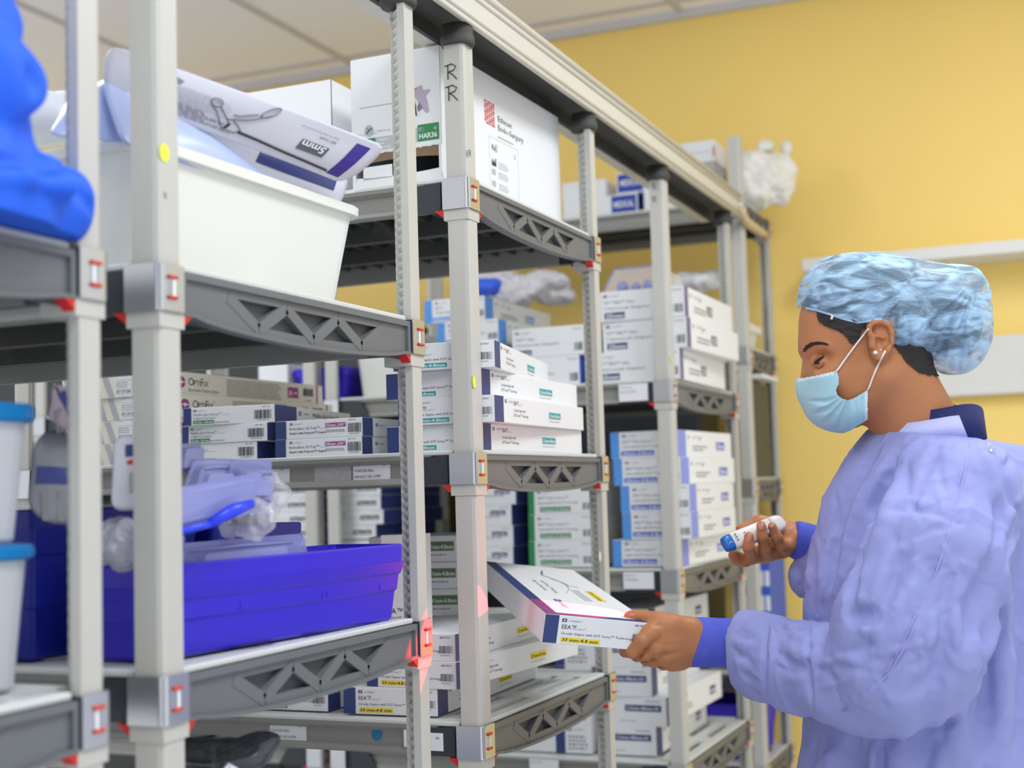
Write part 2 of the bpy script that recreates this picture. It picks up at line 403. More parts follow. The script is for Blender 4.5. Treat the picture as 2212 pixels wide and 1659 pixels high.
def truss_mesh(L, sx):
    """end truss along y from 0 to L; outer face towards sx; top at z=.048"""
    mb = MB(); H = .048; t = .004; dp = .0
    n = 24
    def bot(y):
        u = y/L; return -.0135*(max(0, math.sin(math.pi*min(1, max(0, (u-.04)/.92))))**.6)
    o0 = 0.
    # back web: frame + triangles as separate bars, leaving the openings
    def bar(p, q, wd, x0, x1, m=M_truss):
        (y0, z0), (y1, z1) = p, q; dx, dz = y1-y0, z1-z0; l = math.hypot(dx, dz); nx, nz = -dz/l*wd/2, dx/l*wd/2
        P = [(y0+nx, z0+nz), (y0-nx, z0-nz), (y1-nx, z1-nz), (y1+nx, z1+nz)]
        xa, xb = (x0, x1) if x0 < x1 else (x1, x0)
        mb.rings([[(xa, a, b) for a, b in P], [(xb, a, b) for a, b in P]], m)
    X1 = sx*.0105                  # recessed web
    XO = sx*.015                   # rim
    for i in range(n):
        y0, y1 = L*i/n, L*(i+1)/n; b0, b1 = bot(y0), bot(y1)
        for lo, hi, xo in ((0, .0045, XO+sx*.001), (.0045, .0145, X1)):
            P = [(y0, b0+lo), (y1, b1+lo), (y1, b1+hi), (y0, b0+hi)]; xa, xb = sorted((0, xo))
            mb.rings([[(xa, a, b) for a, b in P], [(xb, a, b) for a, b in P]], M_truss)
    xa, xb = sorted((0, XO)); xc, xd = sorted((0, X1))
    mb.box(xa, 0, H-.0085, xb, L, H-.001, M_truss)
    mb.box(xa, 0, .0, xb, .007, H-.0085, M_truss); mb.box(xa, L-.007, .0, xb, L, H-.0085, M_truss)
    mb.box(xc, .007, H-.0175, xd, L-.007, H-.0085, M_truss)
    ys0, ys1 = L*.17, L*.86; ztp = H-.017
    for u0, u1 in ((.007, ys0), (ys1, L-.007)): mb.box(xc, u0, min(bot(u0), bot(u1))+.006, xd, u1, H-.0174, M_truss)
    # zig-zag: five triangles pointing down and up in turn
    bt = lambda y: bot(y)+.011
    mb.add([(X1, ys0, ztp), (X1, ys0, bt(ys0)), (X1, ys0+(ys1-ys0)/7, bt(ys0+.05))], [(0, 1, 2) if sx < 0 else (0, 2, 1)], M_truss)
    mb.add([(X1, ys1, ztp), (X1, ys1, bt(ys1)), (X1, ys1-(ys1-ys0)/7, bt(ys1-.05))], [(0, 1, 2) if sx > 0 else (0, 2, 1)], M_truss)
    nd = [ys0+(ys1-ys0)*k/6 for k in range(7)]
    for k in range(6):
        ya, yb = nd[k], nd[k+1]
        p, q = ((ya, ztp), (yb, bt(yb))) if k % 2 == 0 else ((ya, bt(ya)), (yb, ztp))
        bar(p, q, .0145, 0, X1+sx*.0006)
    mb.box(*((0, .005, -.006, .0012, L-.005, H-.01) if sx > 0 else (-.0012, .005, -.006, 0, L-.005, H-.01)), mat('truss_back', (78, 82, 84), .5))
    return mb
def tray_mesh(L, D):
    """deck: pale lip all round, slotted mats, dark frame below. x from -L..0 , y 0..D, top at z=0"""
    mb = MB(); e = .004
    # lips
    x0, x1, y0, y1 = -L-.012, .012, -.012, D+.012
    for a in ((x1-.020, y0, x1, y1), (x0, y0, x0+.020, y1)): mb.box(a[0], a[1]+.035, -.007, a[2]+.0, a[3]-.035, 0, M_lip, c=.0015)
    for a in ((x0+.035, y0, x1-.035, y0+.018), (x0+.035, y1-.018, x1-.035, y1)): mb.box(a[0], a[1], -.007, a[2], a[3], 0, M_lip, c=.0015)
    # mats
    nx = max(3, int(L/.29)+0)
    for i in range(nx):
        a, b = x0+.0205+(L-.017)*i/nx+.001, x0+.0205+(L-.017)*(i+1)/nx-.001
        for y in (y0+.0185, (y0+y1)/2-.03, y1-.0785): mb.box(a, y, -.010, b, y+.06, -.0025, M_lip)
        k = 7
        for j in range(k):
            xx = a+(b-a)*(j+.0)/(k-1)-.008*(j/(k-1)); 
            mb.box(xx, y0+.0786, -.010, xx+.008+ (b-a)/(k-1)*.45*(j<k-1), (y0+y1)/2-.0301, -.003, M_lip)
            mb.box(xx, (y0+y1)/2+.0301, -.010, xx+.008+ (b-a)/(k-1)*.45*(j<k-1), y1-.0786, -.003, M_lip)
    return mb
def frame_mesh(L, D):
    mb = MB(); x0, x1 = -L+.02, -.02
    for y in (D*.34, D*.66): mb.box(x0, y-.012, -.048, x1, y+.012, -.0105, M_under)
    n = 22
    for i in range(n):
        x = x0+(x1-x0)*(i+.5)/n; mb.box(x-.004, .012, -.024, x+.004, D-.012, -.0105, M_under)
    return mb
def beam_mesh(L, s):
    """beam along x; face towards s (y). ends in charcoal corner blocks"""
    mb = MB(); f = s*.013; cw = .075
    def pr(poly, x0, x1, m):   # poly in (y,z)
        P = [(y*s, z) for y, z in poly]
        if s < 0: P = P[::-1]
        mb.prism(P, x0, x1, m, ax=0)
    a, b = -L+.026+cw*.45, -.026-cw*.45
    pr([(-.006, -.006), (-.006, -.052), (.010, -.052), (.012, -.0495), (.010, -.044), (.004, -.040), (.004, -.019), (.012, -.012), (.0128, -.006)], a, b, M_beam)
    # charcoal ends: slanted inner edge
    for x0, x1, sg in ((-.0255, -.026-cw, 1), (-L+.0255, -L+.026+cw, -1)):
        P = [(x0, -.007), (x1+sg*.018*1, -.010), (x1-sg*.010, -.052), (x0, -.052)]
        ys = sorted((s*-.004, s*.0142))
        Q = P if sg < 0 else P[::-1]
        mb.rings([[(x, ys[0], z) for x, z in Q[::-1]], [(x, ys[1], z) for x, z in Q[::-1]]], M_dark)
        xm = x0-sg*.004; ys2 = sorted((s*.0142, s*.0165)); mb.box(min(xm, xm-sg*.003), ys2[0], -.050, max(xm, xm-sg*.003), ys2[1], -.009, M_dark)
    return mb
_SH = {}
def shelf_parts(D):
    k = round(D, 3)
    if k not in _SH:
        _SH[k] = dict(tray=tray_mesh(LEN, D).mesh('tray'), frame=frame_mesh(LEN, D).mesh('under_frame'),
            bn=beam_mesh(LEN, -1).mesh('beam'), bf=beam_mesh(LEN, 1).mesh('beam'),
            ta=truss_mesh(D-.043, 1).mesh('side_truss'), tb=truss_mesh(D-.043, -1).mesh('side_truss'))
        for n, f in (('clamp', clamp_mesh), ('wedge', wedge_mesh)):
            for sx in (1, -1):
                for sy in (1, -1): _SH[k][n, sx, sy] = f(sx, sy).mesh(n)
    return _SH[k]
def unit(y0, y1, zs, label, top=1.955, rear_top=1.98, posts=((1,1),(1,-1),(-1,1),(-1,-1)), collars=True, ax=AX, tops={}):
    D = y1-y0; u = empty('shelving_unit', (ax, y0, 0), label, 'shelving', 'grey plastic shelving units along the aisle')
    for sx, sy in posts:
        h = tops.get((sx, sy), top if sx > 0 else rear_top); x = 0 if sx > 0 else -LEN; y = 0 if sy < 0 else D
        p = link('post', post_mesh(sx, sy, h).mesh('post'), u, (x, y, 0))
        if collars and sx > 0: link('collar', collar_mesh(h).mesh('collar'), p)
        elif sx < 0:
            c = MB(); c.box(-.018, -.018, h, .018, .018, h+.005, M_red); c.obj('end_cap', p)
    out = {}
    S = shelf_parts(D)
    for z in zs:
        s = link('shelf', S['tray'], u, (0, 0, z)); out[z] = s
        link('under_frame', S['frame'], s); link('beam', S['bn'], s); link('beam', S['bf'], s, (0, D, 0))
        link('side_truss', S['ta'], s, (.003, .0215, -.055)); link('side_truss', S['tb'], s, (-LEN-.003, .0215, -.055))
        for sx in (1, -1):
            for sy in (1, -1):
                x = 0 if sx > 0 else -LEN; y = 0 if sy < 0 else D
                link('corner_clamp', S['clamp', sx, sy], s, (x, y, -.053)); link('wedge', S['wedge', sx, sy], s, (x, y, -.053))
    return u, out
U0, S0 = unit(.45, 1.045, [.63, 1.047, 1.466], 'grey shelving unit nearest the camera, cut by the left edge of the picture')
U1, S1 = unit(1.166, 1.733, [.63, 1.048, 1.468], 'grey shelving unit holding the big white bin above the blue bin')
U2, S2 = unit(1.935, 2.52, [.44, .870, 1.284, 1.712], 'grey shelving unit the box is being drawn from, tall white carton on its top shelf')
U3, S3 = unit(3.02, 3.62, [.603, 1.034, 1.463], 'grey shelving unit with blue and green labelled cartons in the middle')
U5, S5 = unit(3.02, 3.62, [.603, 1.034, 1.463], 'grey shelving unit behind the clear packages, its small boxes seen under the labelled shelf', top=1.62, rear_top=1.62, collars=False, ax=AX-LEN-.062)
U4, S4 = unit(3.80, 4.13, [.45, .70, 1.235, 1.605, 2.02], 'grey shelving unit against the yellow wall under the plastic bag', top=2.2, rear_top=2.2,
              collars=False, tops={(1, 1): 2.02})
# overhead track
mb = MB(); y0, y1 = .1, 3.74; zb = 1.955
for x0, x1, z0, z1 in ((-.873, -.866, zb, zb+.062), (-.957, -.873, zb+.024, zb+.03), (-.982, -.957, zb, zb+.03)): mb.box(x0, y0, z0, x1, y1, z1, M_rail if x1 > -.87 or x0 < -.96 else M_under)
for z in (.0, .012, .047, .062):
    mb.tube([(-.8655, y0, zb+z+.0015), (-.8655, y1, zb+z+.0015)], .0038 if z != .062 else .006, M_rail, n=10)
mb.box(-.957, y0, zb+.001, -.950, y1, zb+.03, M_under); mb.box(-.8735, y0, zb+.003, -.8731, y1, zb+.06, M_under)
tag(mb.obj('overhead_track'), 'pale metal track running over the tops of the aisle posts', 'track')
# ------------------------------------------------------------------ cartons
ORD = ['bottom', 'second', 'third', 'fourth', 'fifth', 'sixth']
def label_stack(n):
    if n == 1: return ['']
    return ['bottom of stack'] + [f'{ORD[i]} from bottom' for i in range(1, n-1)] + ['topmost of stack']
def corner_loc(px, Y, w, d, rot, x=None):
    """near-right corner seen at column px on the plane y=Y -> base centre"""
    cx = atY(px, 1050, Y).x if x is None else x
    c, s = math.cos(rot), math.sin(rot)
    return cx + c*(-w/2) - s*(d/2), Y + s*(-w/2) + c*(d/2)
def place(me, name, px, Y, z, w, d, rot=0., label='', cat='box', group=None, x=None, py=None):
    rot = math.radians(rot)
    if py is not None: # refine the column for the true height of the row
        x = atY(px, py, Y).x
    X, Yc = corner_loc(px, Y, w, d, rot, x)
    o = link(name, me, None, (X, Yc, z+.0003), rot); return tag(o, label, cat, group)

def eea_mesh(col, size, ref, w=.165, d=.46, h=.0425, body=None, band=None, top=False, dark=False):
    mb = MB(); body = body or M_white; band = band or M_navy
    shell(mb, w, d, h, body); T = faceT('front', w, d, h); k = h/.0425; tx = M_ink if dark else M_lprint
    rect(mb, T, 0.0004, 0.0004, .0215, h-.0004, band)
    logo(mb, T, .0265, .033*k, .0048)
    put_text(mb, 'EEA\u2122', T, .0265, .0228*k, .0062*k, M_ink); put_text(mb, 'Auto Suture\u2122', T, .044, .0228*k, .0024, M_dink)
    put_text(mb, 'Circular Stapler with DST Series\u2122 Technology', T, .0265, .0145*k, .0037*k, M_ink, wid=.112)
    rect(mb, T, .0275, .0035*k, .088, .0105*k, col); put_text(mb, size, T, .029, .0047*k, .0046*k, tx, wid=.056, bold=True, it=.2)
    rect(mb, T, .139, .0355*k, .1455, .0385*k, M_link); put_text(mb, 'REF', T, .1397, .0358*k, .002, M_ink); put_text(mb, ref, T, .1468, .0358*k, .0026, M_ink)
    barcode(mb, T, .1375, .0125*k, .161, .024*k); put_text(mb, '84523004663', T, .139, .0085*k, .002, M_ink)
    S = faceT('right', w, d, h)
    rect(mb, S, .0004, .0004, .040, h-.0004, band)
    logo(mb, S, .047, .032*k, .0052, word=False); put_text(mb, 'COVIDIEN\u2122', S, .060, .033*k, .003, M_dink)
    put_text(mb, 'EEA\u2122', S, .086, .030*k, .0062*k, M_ink); put_text(mb, 'Auto Suture\u2122', S, .105, .030*k, .0024, M_dink)
    put_text(mb, 'Circular Stapler with', S, .086, .0195*k, .0046*k, M_ink); put_text(mb, 'DST Series\u2122 Technology', S, .086, .0115*k, .0046*k, M_ink)
    rect(mb, S, .262, .0145*k, .325, .0255*k, col); put_text(mb, size, S, .265, .0168*k, .0058*k, tx, wid=.056, bold=True)
    lines(mb, S, .262, .009*k, .34, .0125*k, 1, M_link); rect(mb, S, d-.02, .003, d-.0195, h-.004, M_grey)
    if top:
        P = faceT('top', w, d, h)
        rect(mb, P, .0004, .0004, .020, d-.0004, band)
        rect(mb, P, .020, .0004, w-.0004, .016, band)
        for i, (s_, yy) in enumerate((('Single Use Circular Stapler', .30), ('with DST Series\u2122 Technology', .30), )):
            Q = P @ Matrix.Translation((.050+.014*i, yy, 0)) @ Matrix.Rotation(math.radians(-90), 4, 'Z'); put_text(mb, s_, Q, 0, 0, .0062, M_ink)
        Q = P @ Matrix.Translation((.044, .13, 0)) @ Matrix.Rotation(math.radians(-90), 4, 'Z'); logo(mb, Q, 0, 0, .011, word=False); put_text(mb, 'COVIDIEN\u2122', Q, .02, .002, .006, M_dink)
        Q = P @ Matrix.Translation((.128, .235, 0)) @ Matrix.Rotation(math.radians(-90), 4, 'Z'); rect(mb, Q, 0, -.003, .085, .011, col); put_text(mb, size, Q, .004, 0, .0065, M_ink, wid=.077, bold=True, it=.2)
        lines(mb, Q @ Matrix.Translation((.0, -.028, 0)), .0, 0, .11, .016, 3, M_link)
        # line drawing of the curved instrument
        pts = []
        for i in range(25):
            t = i/24; pts.append(P @ Vector((.082+.022*math.sin(t*3.0), .36-.16*t, 0)))
        mb.tube(pts, .0007, M_link, n=5)
        mb.tube([P @ Vector(p) for p in ((.092, .33, 0), (.104, .30, 0), (.108, .27, 0), (.122, .262, 0))], .0006, M_link, n=5)
        mb.tube([P @ Vector((.084, .365, 0)), P @ Vector((.092, .40, 0))], .0018, M_dink, n=6)
    return mb.mesh('carton')
EEA21 = eea_mesh(M_teal, '21mm-4.8mm', 'EEA21')
EEA33 = eea_mesh(M_yel, '33 mm-4.8 mm', 'EEA33', dark=True)
EEA33T = eea_mesh(M_yel, '33 mm-4.8 mm', 'EEA33', dark=True, top=True)
EEA31 = eea_mesh(M_dgrn, '31mm-4.8mm', 'EEA31')

Z2 = 1.284
for i, (px, Y, r) in enumerate(((1038, 1.962, 0), (1068, 1.960, 2.5), (1037, 1.962, 1), (1068, 1.960, 11))):
    place(EEA21, 'stapler_box', px, Y, Z2+.0428*i, .165, .46, r, f'white box with teal 21mm tag, {label_stack(4)[i]}',
          'box', 'boxes with teal tags', py=[940, 880, 820, 757][i])
# the small box end peeping out under the upper shelf on the left of that stack
def plain_mesh(w, d, h, front=None, side=None, top=None, body=None, end=None):
    mb = MB(); shell(mb, w, d, h, body or M_white)
    if front: front(mb, faceT('front', w, d, h), w, h)
    if side: side(mb, faceT('right', w, d, h), d, h)
    if top: top(mb, faceT('top', w, d, h), w, d)
    return mb.mesh('carton')
def rot_front(mb, T, w, h):
    rect(mb, T, 0.0004, 0.0004, .021, h-.0004, M_navy); logo(mb, T, .028, h-.0075, .0036)
    put_text(mb, 'Roticulator 55 Poly\u2122', T, .027, h-.0155, .0042, M_ink, wid=.058); put_text(mb, 'Auto Suture\u2122', T, .087, h-.0155, .0018, M_dink)
    put_text(mb, 'Stapler with Polysorb\u2122 Staples', T, .027, h-.0225, .0031, M_ink, wid=.071, bold=True)
    rect(mb, T, .096, h-.0135, .1385-.004, h-.0065, M_mag); put_text(mb, '55mm-.200\u201d', T, .097, h-.0122, .0042, M_lprint, wid=.036, bold=True, it=.2)
    lines(mb, T, .0965, h-.0215, .135, h-.0165, 2, M_dink)
    rect(mb, T, .139, h-.0042, .1445, h-.0018, M_link); put_text(mb, '013601', T, .1455, h-.004, .002, M_ink)
    barcode(mb, T, .1385, .007, .1625, h-.0085); rect(mb, T, .141, .0045, .160, .0053, M_dink)
def rot_side(mb, S, d, h): rect(mb, S, .0004, .0004, .035, h-.0004, M_navy); logo(mb, S, .045, h*.55, .005)
ROT = plain_mesh(.165, .44, .0305, rot_front, rot_side)
for i, px in enumerate((782, 783)):
    place(ROT, 'stapler_box', px, 1.962, Z2+.0308*i, .165, .44, 0, f'flat white box with magenta tag on the middle shelf, {["lower", "upper"][i]} of two',
          'box', 'boxes with magenta tags', py=960-20*i)
def mul_front(mb, T, w, h):
    rect(mb, T, 0.0004, 0.0004, .015, h-.0004, M_navy); logo(mb, T, .019, h-.0075, .0035)
    put_text(mb, 'Multifire Endo Hernia\u2122', T, .0185, h-.0145, .0041, M_dink, wid=.052); put_text(mb, 'Auto Suture\u2122', T, .073, h-.0145, .0017, M_dink)
    put_text(mb, 'Straight Hernia Stapler', T, .0185, h-.0198, .0027, M_ink, wid=.042); rect(mb, T, .0185, .0025, .057, .0083, M_grn)
    put_text(mb, '12 mm - 4.8 mm', T, .0195, .0036, .0034, M_lprint, wid=.036, bold=True, it=.2); lines(mb, T, .0575, .0035, .09, .0065, 1, M_dink)
    rect(mb, T, .146, h-.0045, .151, h-.002, M_link); put_text(mb, '174021', T, .152, h-.0043, .002, M_ink); barcode(mb, T, .131, .007, .162, h-.0085); rect(mb, T, .136, .0045, .158, .0053, M_dink)
def mul_side(mb, S, d, h):
    rect(mb, S, .0004, .0004, .094, h-.0004, M_navy); logo(mb, S, .104, h*.52, .0075, word=False); put_text(mb, 'COVIDIEN\u2122', S, .122, h*.57, .0036, M_dink)
    put_text(mb, 'Multifire Endo Hernia\u2122', S, .168, h*.50, .0078, M_ink, wid=.125); put_text(mb, 'Straight Hernia Stapler', S, .168, h*.18, .0062, M_ink, wid=.105)
MUL = plain_mesh(.168, .36, .0305, mul_front, mul_side)
for i, (px, Y, r) in enumerate(((555, 1.965, 2), (577, 1.965, 3), (593, 1.972, 9))):
    place(MUL, 'stapler_box', px, Y, Z2+.0308*i, .168, .36, r, f'flat white box with small green tag on the middle shelf, {["bottom", "middle", "top"][i]} of three',
          'box', 'boxes with small green tags', py=[965, 930, 890][i])
# long pale boxes behind them
def opt_front(mb, T, w, h):
    for i in range(9): mb.add([(x, y, -.0001) for x, y in ((.02+.03*i, .001), (.034+.03*i, .001), (.018+.03*i, h-.001), (.004+.03*i, h-.001)) if True], [(0, 1, 2, 3)], M_dink if False else M_link, T)
    rect(mb, T, .045, .003, .075, h-.002, M_lprint, 0); rect(mb, T, .125, .002, .166, h-.002, M_lprint, 0)
    for a in (.128,): rect(mb, T, a, .006, a+.034, .0065, M_ink, .0001); rect(mb, T, a, h-.010, a+.034, h-.0095, M_ink, .0001); rect(mb, T, a+.034, .006, a+.0345, h-.0095, M_ink, .0001)
    put_text(mb, '0113126', T @ Matrix.Translation((0, 0, .0002)), .1285, .0085, .0062, M_ink, wid=.032, bold=True); lines(mb, T @ Matrix.Translation((0, 0, .0002)), .128, .018, .160, .030, 3, M_dink)
    rect(mb, T, .198, h-.026, .216, h-.008, M_mag, .0002); put_text(mb, '30', T @ Matrix.Translation((0, 0, .0004)), .200, h-.022, .009, M_lprint, bold=True)
    lines(mb, T, .2, .004, .216, .008, 1, M_dink)
def opt_side(mb, S, d, h):
    disc(mb, S, .016, h*.55, .0125, M_mag, ry=.0105); rect(mb, S, .0035, h*.53, .030, h*.58, M_cream, 0.); disc(mb, S, .016, h*.55, .0035, M_cream, .0001)
    put_text(mb, 'O', S, .036, h*.42, .0145, M_ink); put_text(mb, 'PTI', S, .051, h*.42, .0105, M_ink); put_text(mb, 'F', S, .071, h*.42, .0145, M_ink); put_text(mb, 'IX', S, .080, h*.42, .0105, M_ink); put_text(mb, '\u2122', S, .094, h*.7, .003, M_ink)
    put_text(mb, 'Absorbable Fixation System', S, .036, h*.16, .0068, M_dink, wid=.09)
    lines(mb, S, .150, .004, .330, h-.004, 9, M_dink, t=.4, ragged=.12)
    rect(mb, S, .350, h*.25, .388, h*.78, M_mag); put_text(mb, '30', S, .353, h*.38, .009, M_cream, bold=True); rect(mb, S, .372, h*.47, .384, h*.53, M_cream, 0)
    barcode(mb, S, .405, h*.4, .442, h*.78); lines(mb, S, .415, h*.15, .438, h*.3, 1, M_dink)
    rect(mb, S, .454, 0.0005, .459, h-.0005, M_mag)
OPT = plain_mesh(.26, .478, .0408, opt_front, opt_side, body=M_cream)
for i, (px, r) in enumerate(((379, 0), (379, 0), (386, 0), (378, 2))):
    place(OPT, 'fixation_box', px, 2.005, Z2+.0411*i, .26, .478, r-4, f'long cream box with magenta emblem behind the flat boxes, {label_stack(4)[i]}',
          'box', 'cream boxes with magenta emblems', py=940-45*i)

# lower shelf of the same unit: yellow tags
ZL = .870
for i, (px, Y, r) in enumerate(((945, 1.962, 2), (985, 1.957, -4), (983, 1.962, 1))):
    place(EEA33, 'stapler_box', px, Y, ZL+.0428*i, .165, .46, r, f'white box with yellow 33 mm tag on the lower shelf, {label_stack(3)[i]}',
          'box', 'boxes with yellow tags', py=[1515, 1450, 1385][i])
for i in range(2):
    place(EEA31, 'stapler_box', 708+2*i, 1.968, ZL+.0428*i, .165, .46, 0, f'{["lower", "upper"][i]} white box with green tag left of the yellow-tagged stack',
          'box', 'boxes with olive tags', py=1510-60*i)
def grn_front(mb, T, w, h):
    rect(mb, T, w-.062, h*.42, w-.012, h*.78, M_dgrn); put_text(mb, '31mm-4.8mm', T, w-.060, h*.50, .0075, M_lprint, wid=.046, bold=True); lines(mb, T, w-.062, h*.25, w-.015, h*.35, 1, M_dink)
GB = plain_mesh(.17, .16, .0475, grn_front)
for i in range(3):
    place(GB, 'stapler_box', 1003-4*i, 2.25+.004*i, ZL+.1286+.0478*i, .17, .16, 14, f'{["lowest", "middle", "topmost"][i]} olive-tagged box lying on the yellow-tagged stack',
          'box', 'boxes with olive tags', py=1300-55*i)
def red_front(mb, T, w, h):
    for i, s_ in enumerate(('EEA\u2122 Auto', 'Circular', 'DST Ser')): put_text(mb, s_, T, .004, .030-.013*i, .007 if i else .009, M_ink)
    for i, s_ in enumerate(('EEA', 'Ci', 'DS')): put_text(mb, s_, T @ Matrix.Translation((.024+.012*(i if i == 0 else 0), .125-.025*i, 0)) @ Matrix.Rotation(math.radians(90), 4, 'Z'), 0, 0, .006, M_ink)
RB = plain_mesh(.05, .08, .155, red_front)
place(RB, 'stapler_box', 885, 1.965, ZL+.1286, .05, .08, 0, 'white box standing on end beside the blue bin, tinted by the red light', 'box', x=None, py=1290)

# ------------------------------------------------------------------ upper shelf: tall carton with a torn-open front
def tall_carton(w, d, h, full=True):
    mb = MB(); t = .003; f0, f1 = .036, .062
    mb.box(-w/2, -d/2, f1+.012, w/2, -d/2+t, h, M_white); mb.box(-w/2, -d/2, 0, w/2, -d/2+t, f0-.008, M_white)
    mb.box(-w/2, -d/2+t, 0, -w/2+t, d/2, h, M_white); mb.box(w/2-t, -d/2+t, 0, w/2, d/2, h, M_white)
    mb.box(-w/2+t, d/2-t, 0, w/2-t, d/2, h, M_white); mb.box(-w/2+t, -d/2+t, h-t, w/2-t, d/2-t, h, M_white); mb.box(-w/2+t, -d/2+t, 0, w/2-t, d/2-t, t, M_white)
    mb.box(-w/2, -d/2+.0002, 0, -w/2+.006, -d/2+t, h, M_white); mb.box(w/2-.005, -d/2+.0002, 0, w/2, -d/2+t, h, M_white)
    # torn edge: brown inner board with a sagging lower rim and little teeth above
    n = 26
    for i in range(n):
        x0, x1 = -w/2+.005+(w-.010)*i/n, -w/2+.005+(w-.010)*(i+1)/n; u = (i+.5)/n*2-1
        zb = f1-.002-.005*u*u; tooth = .0012*((i*7) % 3)
        mb.box(x0, -d/2+.001, zb, x1, -d/2+.0026, f1+.0125, M_brown); mb.box(x0, -d/2, f1+.0115-tooth*.5, x1-.0008*(i % 2), -d/2+.0009, f1+.0125, M_white)
        mb.box(x0, -d/2+.001, f0-.0085, x1, -d/2+.0028, f0-.004+.003*u*u, M_white)
    mb.box(-w/2+.02, -d/2+.001, f0-.006, -w/2+.075, -d/2+.0025, f0+.016, M_white)
    if full:
        T = faceT('front', w, d, h) @ Matrix.Diagonal((w/.192, 1, 1, 1)); W0 = w; w = .192
        rect(mb, T, .018, h-.085, w-.07, h-.0842, M_dink)                        # long shaft
        disc(mb, T, .038, h-.125, .010, M_link); mb.tube([T @ Vector(p) for p in ((.032, h-.129, 0), (.044, h-.121, 0))], .0008, M_mark)
        mb.tube([T @ Vector(p) for p in ((.034, h-.120, 0), (.038, h-.125, 0))], .0006, M_mark)
        put_text(mb, 'Ethicon Endo-Surgery', T, .01, .106, .0035, M_link); put_text(mb, '| Harmonic', T, .052, .108, .0052, M_link)
        rect(mb, T, .012, .072+.006, .052, .100, M_grn); put_text(mb, 'Harmonic', T, .022, .087, .004, M_lprint)
        rect(mb, T, .053, .078, .098, .100, M_link)
        for i, s_ in enumerate(('+Adaptive', 'Tissue', 'Technology')): put_text(mb, s_, T, .056, .0935-.0065*i, .0042, M_lprint, bold=True)
        rect(mb, T, .1, .082, .142, .106, M_link); put_text(mb, '36cm', T, .1105, .094, .007, M_lprint, bold=True); put_text(mb, 'length', T, .112, .086, .0045, M_lprint)
        rect(mb, T, .143, .082, w-.004, .110, M_grn); put_text(mb, 'HAR36', T, .1455, .0865, .0085, M_lprint, wid=w-.1535, bold=True)
        rect(mb, T, .1455, .099, .157, .105, M_link); put_text(mb, 'REF', T, .147, .1, .004, M_grn, bold=True)
        disc(mb, T, w-.0115, .1015, .0048, M_lprint); disc(mb, T, w-.0115, .1015, .004, M_grn, 0.); put_text(mb, '6', T @ Matrix.Translation((0, 0, .0003)), w-.0131, .0989, .005, M_lprint, bold=True)
        # hand-held device drawn on the front
        gx, gy = .124, .136; G = mat('device_lilac', (178, 168, 186), .5)
        P = [(0, .026), (.002, .034), (.030, .040), (.032, .031), (.046, .031), (.047, .028), (.037, .021), (.041, .010), (.044, -.006), (.038, -.008), (.028, .002), (.017, .020), (.006, .022)]
        mb.add([(gx+a, gy+b, 0) for a, b in P], [tuple(range(len(P)))], G, T)
        P = [(.024, .012), (.031, .002), (.022, -.004), (.019, .004)]; mb.add([(gx+a, gy+b, .0001) for a, b in P], [(0, 1, 2, 3)], M_dink, T)
        mb.tube([T @ Vector((gx+a, gy+b, 0)) for a, b in ((.0, .002), (.001, .012), (.004, .019), (.011, .018), (.015, .008), (.017, -.010))], .0010, M_mark, n=6)
        disc(mb, T, gx-.001, gy+.030, .0042, M_mark, 0.0001); disc(mb, T, gx+.004, gy+.022, .0026, M_mark, .0002); rect(mb, T, gx+.004, gy+.034, gx+.020, gy+.0352, M_red, .0002)
        w = W0; S = faceT('right', w, d, h); R_ = mat('emblem_red', (206, 62, 50), .5); ox, oz = .172, .150
        rs = random.Random(3)
        for i in range(5):
            for j in range(9):
                r = .0014+.0016*abs(math.sin(i*1.9+j*1.3)) ; disc(mb, S, ox+.0085*i, oz+.0048*j, r*1.5, R_, n=10, ry=r*.85)
        put_text(mb, 'Ethicon', S, ox+.050, oz+.013, .0105, M_ink, wid=.060); put_text(mb, 'Endo-Surgery', S, ox+.050, oz-.003, .0105, M_ink, wid=.112)
        lines(mb, S, ox+.05, oz-.016, ox+.130, oz-.0125, 1, M_dink)
        a, b, c, e = ox+.012, -.0, ox+.135, oz-.022
        for q in ((a, .020, a+.0006, e), (c, .020, c+.0006, e), (a, e, c, e+.0005), (a, .020, c, .0205)): rect(mb, S, *q, M_link)
        put_text(mb, 'Rx', S, a+.010, e-.022, .010, M_ink); rect(mb, S, a+.024, e-.024, a+.033, e-.010, M_link); put_text(mb, '2', S, c-.017, e-.020, .008, M_ink)
        mb.add([(a+.009, e-.050, 0), (a+.027, e-.050, 0), (a+.027, e-.036, 0), (a+.024, e-.036, 0), (a+.024, e-.044, 0), (a+.018, e-.041, 0), (a+.018, e-.044, 0), (a+.009, e-.041, 0)], [tuple(range(8))], M_ink, S)
        for k, yy in enumerate((.045, .066, .084)): rect(mb, S, a+.009, yy-.004, a+.024, yy+.006, M_link); lines(mb, S, a+.036, yy-.006, c-.035, yy+.007, 3, M_link)
    return mb.mesh('carton')
TC = tall_carton(.168, .51, .238)
cx_, cy_ = corner_loc(953, 1.99, .168, .51, math.radians(-1.5), atY(953, 300, 1.99).x); o = link('instrument_carton', TC, None, (cx_, cy_, 1.7125), math.radians(-1.5)); tag(o, 'tall white carton with red dot emblem and green HAR36 tag on the top shelf', 'carton')
TC2 = tall_carton(.192, .40, .238, False)
p = atZ(714, 172, 1.950)
o = link('instrument_carton', TC2, None, (p.x-.096, p.y+.20, 1.7125)); tag(o, 'plain white tall carton left of the one with the red dot emblem', 'carton')
M_clear = mat('clear_plastic', (214, 218, 226), .12, alpha=.32, spec=.8)
M_lav = mat('lavender_film', (150, 156, 214), .14, alpha=.5, spec=.8)
